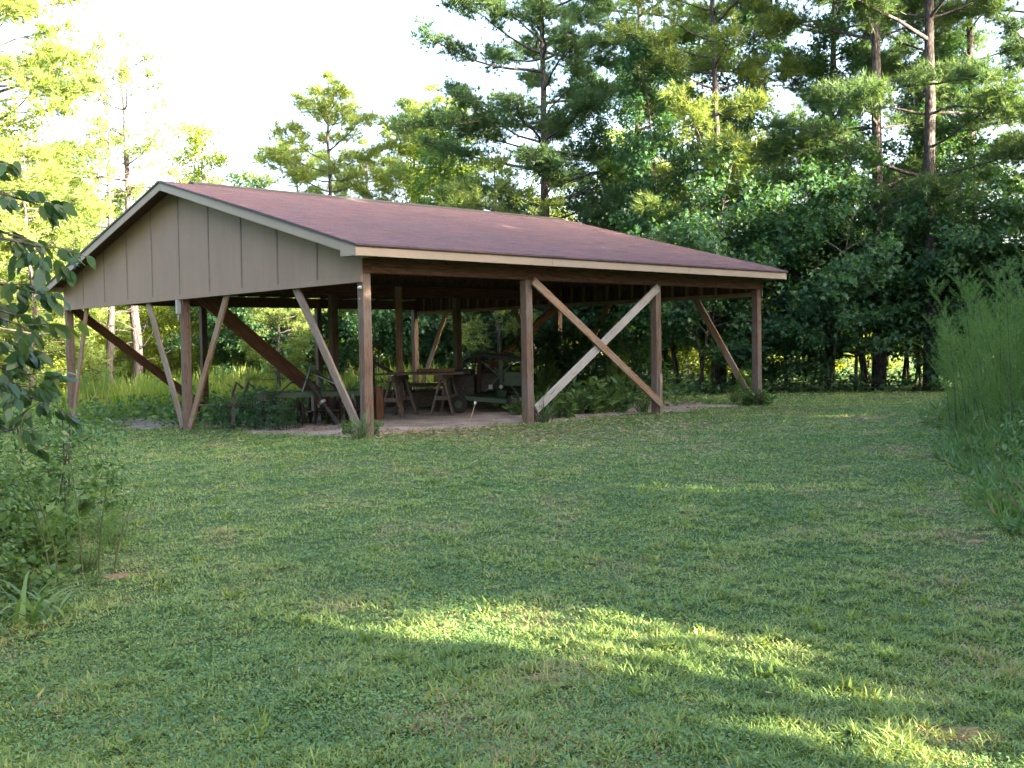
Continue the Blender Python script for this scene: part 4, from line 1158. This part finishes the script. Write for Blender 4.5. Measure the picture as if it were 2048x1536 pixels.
# branch with big drooping leaves reaching in from a tree left of the frame
def hanging_tree():
    rng = np.random.default_rng(17)
    x0, y0 = -4.08, 5.4
    t = empty('persimmon_tree', (x0, y0, float(gz(x0, y0))))
    tag(t, 'broad leaved tree at the left edge with drooping dark green leaves hanging over the view', 'tree')
    tb = MB()
    tr = [(0, 0, -.1), (.05, .02, .9), (-.02, .05, 1.9), (.05, 0, 3.0), (0, .05, 4.2)]
    tb.tube(tr, [.09, .075, .06, .045, .02], 8)
    P = []; D = []
    br = [((0, 0, 1.7), (1.75, -.35, 1.58)), ((0, 0, 1.9), (1.80, -.20, 1.95)), ((0, 0, 1.4), (1.68, -.3, 1.30)), ((0, 0, 2.2), (1.30, -.4, 2.10)), ((0, 0, 1.1), (1.6, -.2, 1.05)), ((0, 0, 1.8), (1.55, -.5, 1.75)), ((0, 0, 1.5), (1.45, -.5, 1.48)), ((0, 0, 2.0), (1.6, .2, 2.0)), ((0, 0, 1.2), (1.7, .0, 1.18)), ((0, 0, 2.3), (1.45, 0, 2.38)), ((0, 0, 1.7), (1.62, -.1, 1.62)), ((0, 0, 1.3), (1.5, .3, 1.30)),
          ((0, 0, 1.6), (1.5, .4, 1.75)), ((0, 0, 2.0), (-.9, .8, 2.5)), ((0, 0, 2.6), (-.5, -.9, 3.2)), ((0, 0, 1.5), (1.5, .1, 1.42)), ((0, 0, 2.1), (1.62, .1, 2.2))]
    for a, b_ in br:
        a = np.array(a, float); b_ = np.array(b_, float); m = 9
        pts = [a + (b_-a)*i/m + np.array([0, 0, .22*math.sin(math.pi*i/m*.9)]) + rng.normal(0, .012, 3) for i in range(m+1)]
        tb.tube(pts, [.020*(1-.85*i/m)+.002 for i in range(m+1)], 5, cap=False)
        for i in range(3, m+1):
            for s in range(3):
                d = rng.normal(0, 1, 3); d[2] = -abs(d[2])*.5; d = unit(d+ (b_-a)*.5)*rng.uniform(.10, .26)
                tb.tube([pts[i], pts[i]+d*.5+np.array([0, 0, .01]), pts[i]+d], .0025, 3, cap=False)
                for q in range(int(rng.integers(6, 12))):
                    P.append(pts[i]+d*rng.uniform(.4, 1)+rng.normal(0, .012, 3)); dd = unit(d+rng.normal(0, .07, 3)); D.append((dd[0], dd[1], dd[2]-.75))
    me = tb.mesh('trunk', M['bark_grey'], True)
    V, F = leaves(rng, np.array(P), np.array(D), .088, np.array([(0,0),(.16,.12),(.27,.38),(.24,.62),(.10,.88),(0,1),(-.10,.88),(-.24,.62),(-.27,.38),(-.16,.12)]), .35)
    for n, m in (('trunk', me), ('crown', np_mesh('crown', V, F, M['persimmon']))):
        link(bpy.data.objects.new(n, m), t)
hanging_tree()

# ---------------------------------------------------------------- trees
PINES = {
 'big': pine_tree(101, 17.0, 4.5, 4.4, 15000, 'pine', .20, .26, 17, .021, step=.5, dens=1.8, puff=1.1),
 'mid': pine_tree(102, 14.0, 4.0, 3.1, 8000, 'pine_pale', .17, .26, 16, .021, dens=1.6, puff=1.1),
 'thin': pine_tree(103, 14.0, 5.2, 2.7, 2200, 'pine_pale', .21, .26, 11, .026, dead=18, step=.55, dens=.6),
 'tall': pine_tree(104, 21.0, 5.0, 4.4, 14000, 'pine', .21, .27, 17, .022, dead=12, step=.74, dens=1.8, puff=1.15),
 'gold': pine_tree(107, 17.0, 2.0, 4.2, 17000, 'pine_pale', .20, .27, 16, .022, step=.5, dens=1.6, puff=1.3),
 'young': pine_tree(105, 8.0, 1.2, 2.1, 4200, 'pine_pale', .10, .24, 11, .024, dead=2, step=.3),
}
GUMS = {
 'tall': leafy_tree(201, 12.0, 1.2, 2.6, 36000, .14, STAR, 'gum_light', .11, 'oval'),
 'slim': leafy_tree(202, 12.5, 1.5, 1.8, 16000, .14, STAR, 'gum', .09, 'oval'),
 'bush': leafy_tree(203, 6.0, .8, 2.3, 11500, .14, STAR, 'gum', .05, 'round', 3),
 'bush2': leafy_tree(204, 5.0, .6, 2.0, 8500, .14, STAR, 'gum', .05, 'round', 2),
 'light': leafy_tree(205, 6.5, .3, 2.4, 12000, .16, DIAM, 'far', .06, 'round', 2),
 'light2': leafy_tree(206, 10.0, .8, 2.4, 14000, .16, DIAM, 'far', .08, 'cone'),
 'mid': leafy_tree(207, 9.0, .6, 2.2, 14000, .135, STAR, 'gum_light', .08, 'cone'),
}
def tree(kind, key, px_, d, s, label, group, rz=None, sz=None, lean=(0, 0), x=None):
    me = (PINES if kind == 'pine_tree' else GUMS)[key]
    return place(kind, me, X(px_, d) if x is None else x, d, random.uniform(0, 6.28) if rz is None else rz, label, 'tree', group, s, sz, lean=lean)
PG = 'pine trees around the barn'; HG = 'broadleaf trees at the wood edge'
tree('pine_tree', 'big', 1100, 36, .98, 'tall pine directly behind the barn roof, trunk rising at the right end of the ridge', PG, 1.0)
tree('pine_tree', 'tall', 1758, 29.5, .92, 'slender tall pine right of the barn, left one of the close pair', PG, 2.0)
tree('pine_tree', 'tall', 1862, 29.0, .95, 'tallest thick trunked pine of the close pair right of the barn', PG, 4.4)
tree('pine_tree', 'tall', 1275, 42, .98, 'tall pine behind the sweetgum, its top leaving the photo', PG, .4)
tree('pine_tree', 'mid', 672, 45, .93, 'pale pine with a broad loose crown above the middle of the roof', PG, 2.2)
tree('pine_tree', 'mid', 830, 46, .84, 'smaller pale pine right of the broad crowned one above the roof', PG, 5.0)
tree('pine_tree', 'thin', 272, 34, .84, 'sparse pale pine left of the gable peak, the taller of the two thin ones', PG, .8)
tree('pine_tree', 'thin', 222, 33.2, .66, 'sparse pale pine leftmost of the two thin ones, trunk seen under the gable', PG, 3.4)
tree('pine_tree', 'gold', -25, 34, .98, 'dense yellow green pine at the left edge of the photo', PG, 2.6)
tree('pine_tree', 'gold', 5, 38, .98, 'second dense yellow green pine at the left edge, behind the first', PG, 5.1)
tree('broadleaf_tree', 'light2', 55, 37, 1.0, 'bright broadleaf tree low at the left edge beside the young pine', HG, 5.1)
tree('broadleaf_tree', 'light2', 165, 44, .9, 'bright broadleaf tree left of the gable peak behind the thin pines', HG, 4.1)
tree('pine_tree', 'mid', 745, 50, .80, 'pale pine between the broad crowned one and the smaller one above the roof', PG, 1.2)
tree('pine_tree', 'mid', 600, 52, .86, 'hazy pale pine just left of the broad crowned one above the roof', PG, 3.9)
tree('pine_tree', 'mid', 885, 52, 1.0, 'pale pine behind the broadleaf tree left of the central pine', PG, .6)
tree('broadleaf_tree', 'light2', 500, 54, .95, 'low bright broadleaf tree above the left part of the roof', HG, 2.1)
tree('broadleaf_tree', 'light2', 640, 50, .85, 'bright broadleaf tree low in front of the broad crowned pine', HG, 1.1)
tree('pine_tree', 'tall', 1660, 35, .86, 'dark pine behind the slender pine, filling the gap to its left', PG, 5.6)
tree('pine_tree', 'tall', 1945, 33, .88, 'dark pine behind the thick pine, to its right', PG, 1.7)
tree('pine_tree', 'young', 560, 58, 1.25, 'small distant pine above the left part of the roof', PG, 1.5)
tree('pine_tree', 'young', 60, 31, 1.0, 'young pine low at the left edge behind the hanging leaves', PG, .5)
tree('pine_tree', 'young', 150, 37, .95, 'young pine left of the barn gable', PG, 2.5)
tree('pine_tree', 'young', 1000, 35, .95, 'young pine with drooping boughs just left of the tall central pine', PG, 4.0)
tree('pine_tree', 'mid', 1440, 31.5, 1.0, 'pine with grey trunk seen between the last two front posts', PG, 1.9)
tree('pine_tree', 'young', 560, 33, .62, 'dark young pine seen through the barn left of the harrow mast', PG, 1.9)
tree('pine_tree', 'tall', 2130, 30, .85, 'pine just past the right edge with boughs reaching into the photo', PG, 3.1)
tree('broadleaf_tree', 'tall', 1320, 36, 1.02, 'large sweetgum right of the central pine', HG, .3)
tree('broadleaf_tree', 'slim', 1480, 33.5, 1.05, 'slim dark broadleaf tree between the sweetgum and the pair of pines', HG, 1.3)
tree('broadleaf_tree', 'slim', 1215, 37, .78, 'broadleaf tree close behind the right end of the ridge', HG, 2.3)
tree('broadleaf_tree', 'mid', 905, 40, 1.12, 'broadleaf tree left of the central pine above the roof', HG, 3.3)
tree('broadleaf_tree', 'light2', 425, 50, 1.22, 'bright slender sapling against the sky left of the roof', HG, 4.3, None)
tree('broadleaf_tree', 'slim', 1640, 33, .70, 'dark broadleaf tree left of the slender pine', HG, 5.3)
tree('broadleaf_tree', 'slim', 1810, 32, .78, 'dark broadleaf tree standing between the pair of pines', HG, .9)
tree('broadleaf_tree', 'slim', 1960, 30.5, .80, 'dark broadleaf tree right of the thick pine', HG, 2.9)
tree('broadleaf_tree', 'mid', 120, 40, .75, 'light green broadleaf tree behind the left gable corner', HG, 2.9)
# dark screen of young sweetgums: right of and behind the barn
rr = random.Random(21)
words = ['leafy', 'dense', 'dark', 'low', 'spreading', 'full', 'loose']
def where(px_, d):
    if px_ < 0: return 'past the left edge'
    if px_ < 130: return 'at the left edge'
    names = [(130, 'behind the leftmost gable post'), (260, 'seen under the left half of the gable'), (372, 'behind the middle gable post'), (480, 'seen between the middle gable post and the long diagonal'),
             (640, 'behind the disc harrow'), (731, 'behind the front corner post'), (800, 'behind the left sawhorse'), (870, 'behind the back corner post'), (920, 'behind the right sawhorse'), (990, 'behind the green implement'),
             (1054, 'behind the second front post'), (1180, 'behind the crossed braces'), (1310, 'behind the third front post'), (1410, 'seen through the last bay of the barn'), (1515, 'behind the far right corner post'),
             (1600, 'just right of the barn eave'), (1700, 'left of the slender pine'), (1760, 'at the foot of the slender pine'), (1860, 'at the foot of the thick pine'), (1950, 'behind the left edge of the fennel thicket'), (2040, 'behind the fennel thicket'), (9999, 'past the right edge')]
    return min(names, key=lambda t: abs(t[0]-px_))[1]
seen = {}
def screen(key, x, d, s, group, adj, kind='broadleaf_bush'):
    px_ = 1024 + x/d*2131
    lab = adj + ' ' + where(px_, d)
    c = seen.get(lab, 0); seen[lab] = c+1
    if c: lab = ['', 'second ', 'third ', 'fourth ', 'fifth ', 'sixth ', 'seventh '][min(c, 6)] + lab
    place(kind, GUMS[key] if key in GUMS else PINES[key], x, d, rr.uniform(0, 6.28), lab, 'bush' if kind == 'broadleaf_bush' else 'tree', group, s, s*rr.uniform(.9, 1.15))
x = 5.2
while x < 17:
    screen(rr.choice(['bush', 'bush2']), x + rr.uniform(-.3, .3), 28.6+rr.uniform(0, .9) - max(0, x-13)*.3, rr.uniform(.85, 1.15), 'dark bushes along the wood edge', 'dark sweetgum bush')
    x += 1.5
x = 4.5
while x < 19:
    screen(rr.choice(['bush', 'mid', 'slim']), x + rr.uniform(-.4, .4), 31.2+rr.uniform(0, 1.2), rr.uniform(.68, .95), 'second row of trees at the wood edge', 'taller sweetgum', 'broadleaf_tree')
    x += 1.9
x = -9.5
while x < 5:
    screen(rr.choice(['bush', 'bush2', 'bush']), x + rr.uniform(-.3, .3), 35.5+rr.uniform(0, 1.5) + (1.5 if x < -5 else 0), rr.uniform(.72, 1.0), 'green bushes behind the barn', 'green sweetgum bush')
    x += 1.6
x = -24
while x < 13:
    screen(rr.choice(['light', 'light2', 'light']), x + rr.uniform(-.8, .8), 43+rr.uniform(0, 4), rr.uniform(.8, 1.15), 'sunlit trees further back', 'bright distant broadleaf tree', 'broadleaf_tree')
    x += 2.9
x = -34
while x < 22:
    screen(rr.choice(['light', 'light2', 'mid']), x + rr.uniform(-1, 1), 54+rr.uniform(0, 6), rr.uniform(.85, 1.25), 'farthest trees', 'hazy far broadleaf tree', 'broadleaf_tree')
    x += 3.6
for i, (x, d, s) in enumerate(((-19, 38, .9), (-17, 41, .8), (-14, 41, .6), (-12.5, 39.5, .6), (-11, 42, .65), (-21, 37, 1.0), (-16, 40, .6), (-4, 41, .75), (-1, 41.5, .7), (1.5, 40.5, .75), (4, 41, .7), (6.5, 40, .75), (9, 41, .7), (11.5, 40, .8), (-7, 41, .7), (14, 40.5, .8), (16.5, 39, .8), (8, 37, .5), (5.3, 37.5, .5))):
    screen('light', x, d, s, 'sunlit bushes beyond the left field', 'bright yellow green bush')

# tall bright grass and undergrowth beyond the lawn
def tall_grass():
    rng = np.random.default_rng(77)
    k = 60000
    x = rng.uniform(-26, -2, k); y = rng.uniform(26, 44, k)
    keep = (hedge(x, y) > .9 + rng.uniform(0, 1.2, k)) & (gravel_amt(x, y) < -.2); x = x[keep]; y = y[keep]; n = len(x)
    P = np.stack([x, y, gz(x, y)], -1); a = rng.uniform(0, 6.28, n); le = rng.uniform(0, .6, n)
    D = np.stack([np.cos(a)*np.sin(le), np.sin(a)*np.sin(le), np.cos(le)], -1)
    V, F = leaves(rng, P, D, 1.0, LANCE*np.array([.32, 1]), .2)
    s = (.45+.75*vnoise(x, y, 1.1, 4))*rng.uniform(.5, 1.1, n)
    V = (V.reshape(n, -1, 3)-P[:, None])*s[:, None, None]+P[:, None]
    o = bpy.data.objects.new('tall_grass', np_mesh('tall_grass', V.reshape(-1, 3), F, M['tall'])); link(o)
    tag(o, 'tall bright green grass of the field beyond the barn at the left', 'tall grass', kind='stuff')
    k = 30000
    x = rng.uniform(-8, 20, k); y = rng.uniform(26.8, 42, k)
    keep = (hedge(x, y) > .2+rng.uniform(0, .6, k)) & (gravel_amt(x, y) < -.3) & ((hedge(x, y) < 1.6) | (rng.uniform(0, 1, k) < .25)); x = x[keep]; y = y[keep]; n = len(x)
    P = np.stack([x, y, gz(x, y)+rng.uniform(0, .38, n)*np.clip(hedge(x, y), .1, 1)], -1); a = rng.uniform(0, 6.28, n); D = np.stack([np.cos(a), np.sin(a), rng.normal(.2, .5, n)], -1)
    V, F = leaves(rng, P, D, .17, OVAL, .8)
    o = bpy.data.objects.new('undergrowth', np_mesh('undergrowth', V, F, M['gum'])); link(o)
    tag(o, 'low leafy undergrowth covering the ground under the wood edge', 'undergrowth', kind='stuff')
tall_grass()
def bay_weeds():
    rng = np.random.default_rng(31); k = 16000
    la = rng.uniform(-.3, 10, k); lb = rng.uniform(.3, 14.5, k)
    # thick along the gable line, left bay and along the right interior, none on the open gravel
    p = np.maximum.reduce([sm(.9, .1, abs(la-.55))*sm(3.8, 5.2, lb)*.9, sm(8.2, 10.5, lb), sm(5.2, 6.8, la)*sm(.4, 1.2, lb)*.8])
    keep = rng.uniform(0, 1, k) < p*vnoise(la, lb, 2.2, 8)*1.3
    la = la[keep]; lb = lb[keep]; n = len(la); x = P0[0]+U[0]*la+Vv[0]*lb; y = P0[1]+U[1]*la+Vv[1]*lb
    h = (.15+.55*vnoise(x, y, 2.0, 12))*rng.uniform(0, 1, n)
    P = np.stack([x, y, gz(x, y)+h], -1); a = rng.uniform(0, 6.28, n); D = np.stack([np.cos(a), np.sin(a), rng.normal(.5, .5, n)], -1)
    V, F = leaves(rng, P, D, .15, OVAL*np.array([.8, 1]), .6)
    o = bpy.data.objects.new('barn_weeds', np_mesh('barn_weeds', V, F, M['weed'])); link(o)
    tag(o, 'low tangled weeds growing into the sides of the barn', 'weeds', kind='stuff')
bay_weeds()
pl = [(195, 29.5, .85), (228, 32, .95), (165, 30, .8), (285, 33, .75), (320, 31.5, .7), (440, 34, .8), (500, 34, .7), (100, 29, .9), (60, 29.5, .8), (30, 28.5, .75), (545, 35, .8)]
for i, (px_, d, s) in enumerate(pl):
    lab = 'tall plumed weed lit green ' + ['between the leftmost gable post and its brace', 'in the tall grass near the thin pine trunks', 'just right of the leftmost gable post', 'beside the right thin pine trunk', 'behind the top of the pale brace',
          'right of the middle gable post', 'below the long diagonal brace', 'left of the gable corner', 'below the hanging leaves', 'at the left edge of the photo', 'left of the disc harrow'][i]
    weed(FENS, X(px_, d), d, s*1.15, lab, 'plumed weeds in the tall grass', 'plumed_weed', None, 'weed')

# unseen trees: right row shades lawn and roof, left ones added to darken siding
CORR = [(-2.8, 31.9, .9, .5, .4, 1.0)]      # leaves cut from the crowns so sun patches land here: x, y, z, half length, half width, thinness
for (px_, py_, rx, rw, st) in ((820, 1225, .75, .95, 1.0), (1060, 1265, .8, .95, .985), (1300, 1300, .7, .7, .95), (1500, 1320, .7, .5, .97), (1600, 1112, .5, .2, .93), (970, 981, .8, .45, .97), (1300, 977, 1.0, .5, .97), (1930, 1145, .6, .35, .97),
                      (560, 1205, .5, .3, .9), (1180, 1400, .8, .35, .93), (1100, 1335, 1.0, .6, .86), (1450, 1440, 1.2, .5, .93), (1850, 1440, .8, .5, .93), (1050, 1080, 1.0, .5, .82), (1400, 1180, 1.0, .5, .8), (600, 1010, 1.0, .5, .8), (1200, 900, 2.0, .6, .85), (1650, 850, 1.5, .7, .9)):
    x_, y_ = px2ground(px_, py_)
    CORR.append((x_, y_, float(gz(x_, y_)), rx, rw, st))
sh = np.array([SDIR[0], SDIR[1]])/math.hypot(SDIR[0], SDIR[1])
def cutter(ox, oy, rz, sc):
    c, s = math.cos(rz), math.sin(rz)
    def f(P):
        wx = (P[:, 0]*c - P[:, 1]*s)*sc + ox; wy = (P[:, 0]*s + P[:, 1]*c)*sc + oy; wz = P[:, 2]*sc + float(gz(ox, oy))
        keep = np.ones(len(P), bool)
        rng = np.random.default_rng(1); u = rng.uniform(0, 1, len(P))
        for (cx, cy, cz, r1, r2, st) in CORR:
            t = (wz-cz)/SDIR[2]
            gx = wx - SDIR[0]*t - cx; gy = wy - SDIR[1]*t - cy
            al = gx*sh[0]+gy*sh[1]; ac = -gx*sh[1]+gy*sh[0]
            # across, and along (a gap of size r2 in height stretches along the ray)
            q = (ac/r2)**2 + (al/(r1*1.3))**2
            keep &= ~((q < 1.0) & (u < st*np.clip(1.6*(1-q), 0, 1)))
        t = (wz-.8)/SDIR[2]; gx = wx-SDIR[0]*t; gy = wy-SDIR[1]*t
        keep &= ~((gx < -6.5) & (gy > 35.2 + .4*np.sin(gx)) & (gy < 47))      # leaves cut away so low sun reaches the field left of the barn
        return keep
    return f
off = [(9.5, 2.5, 11.0, 2.8, 'nearest the weed bank'), (10.5, -2.5, 11.5, 2.8, 'just behind the camera'), (12.5, 6.0, 12.8, 3.0, 'beside the fennel'), (14.0, 1.0, 11.5, 3.0, 'in the second row'), (14.5, 10.5, 12.8, 3.0, 'beyond the fennel'),
 (16.5, 15.0, 12.5, 3.0, 'near the wood edge'), (17.0, 6.0, 13, 3.2, 'in the second row by the fennel'), (13.5, -6.5, 12, 3.2, 'farther behind the camera'), (18.5, 11, 12, 3.2, 'in the third row'), (18, 1, 12, 3.2, 'in the third row, nearer'),
 (19.5, 17.5, 12, 3.2, 'in the third row, farther'), (9.5, -7.5, 11, 3, 'behind the camera, leftmost'), (20.5, 22, 16, 3.2, 'tall one at the corner of the wood'), (23.5, 21, 17, 3.2, 'tallest at the corner of the wood'), (18.0, 20.5, 11, 2.8, 'inside the corner of the wood'), (21, -4, 12, 3.4, 'far behind the camera'),
 (12.5, 13, 12, 2.8, 'across from the barn front'), (11, 9.3, 11.5, 2.6, 'nearest the fennel'), (14.2, 17.2, 11, 2.8, 'at the edge of the wood'), (12.3, -.3, 11, 2.8, 'in a gap of the row'), (15.5, 8.6, 13, 2.8, 'filling the second row'),
 (8.3, -1.2, 8.5, 2.4, 'small one closest to the camera'), (7.6, -4.6, 9, 2.6, 'just behind the small one'),
 (-9, 1, 10, 3.2, 'LEFT nearest'), (-12, 7, 10, 3.2, 'LEFT beside the hanging branch tree'), (-8, -6, 10, 3.4, 'LEFT behind the camera'), (-15, 13, 11, 3.4, 'LEFT across from the gable'), (-18, 20, 10, 3.2, 'LEFT near the tall grass'), (-2, -10, 11, 3.4, 'LEFT straight behind the camera')]
for i, (x_, y_, h_, r_, w_) in enumerate(off):
    me = leafy_tree(300+i, h_, .3, r_, int(16000*h_/9), .30, DIAM, 'gum', .10, 'round', 1, cutter(x_, y_, 0, 1.0))
    lab = ('unseen broadleaf tree added left of the photographer, ' + w_[5:]) if w_.startswith('LEFT') else ('unseen broadleaf shade tree right of the photographer, ' + w_)
    place('broadleaf_tree', me, x_, y_, 0, lab, 'tree', 'shade trees out of view', 1.0)
bpy.context.view_layer.update()
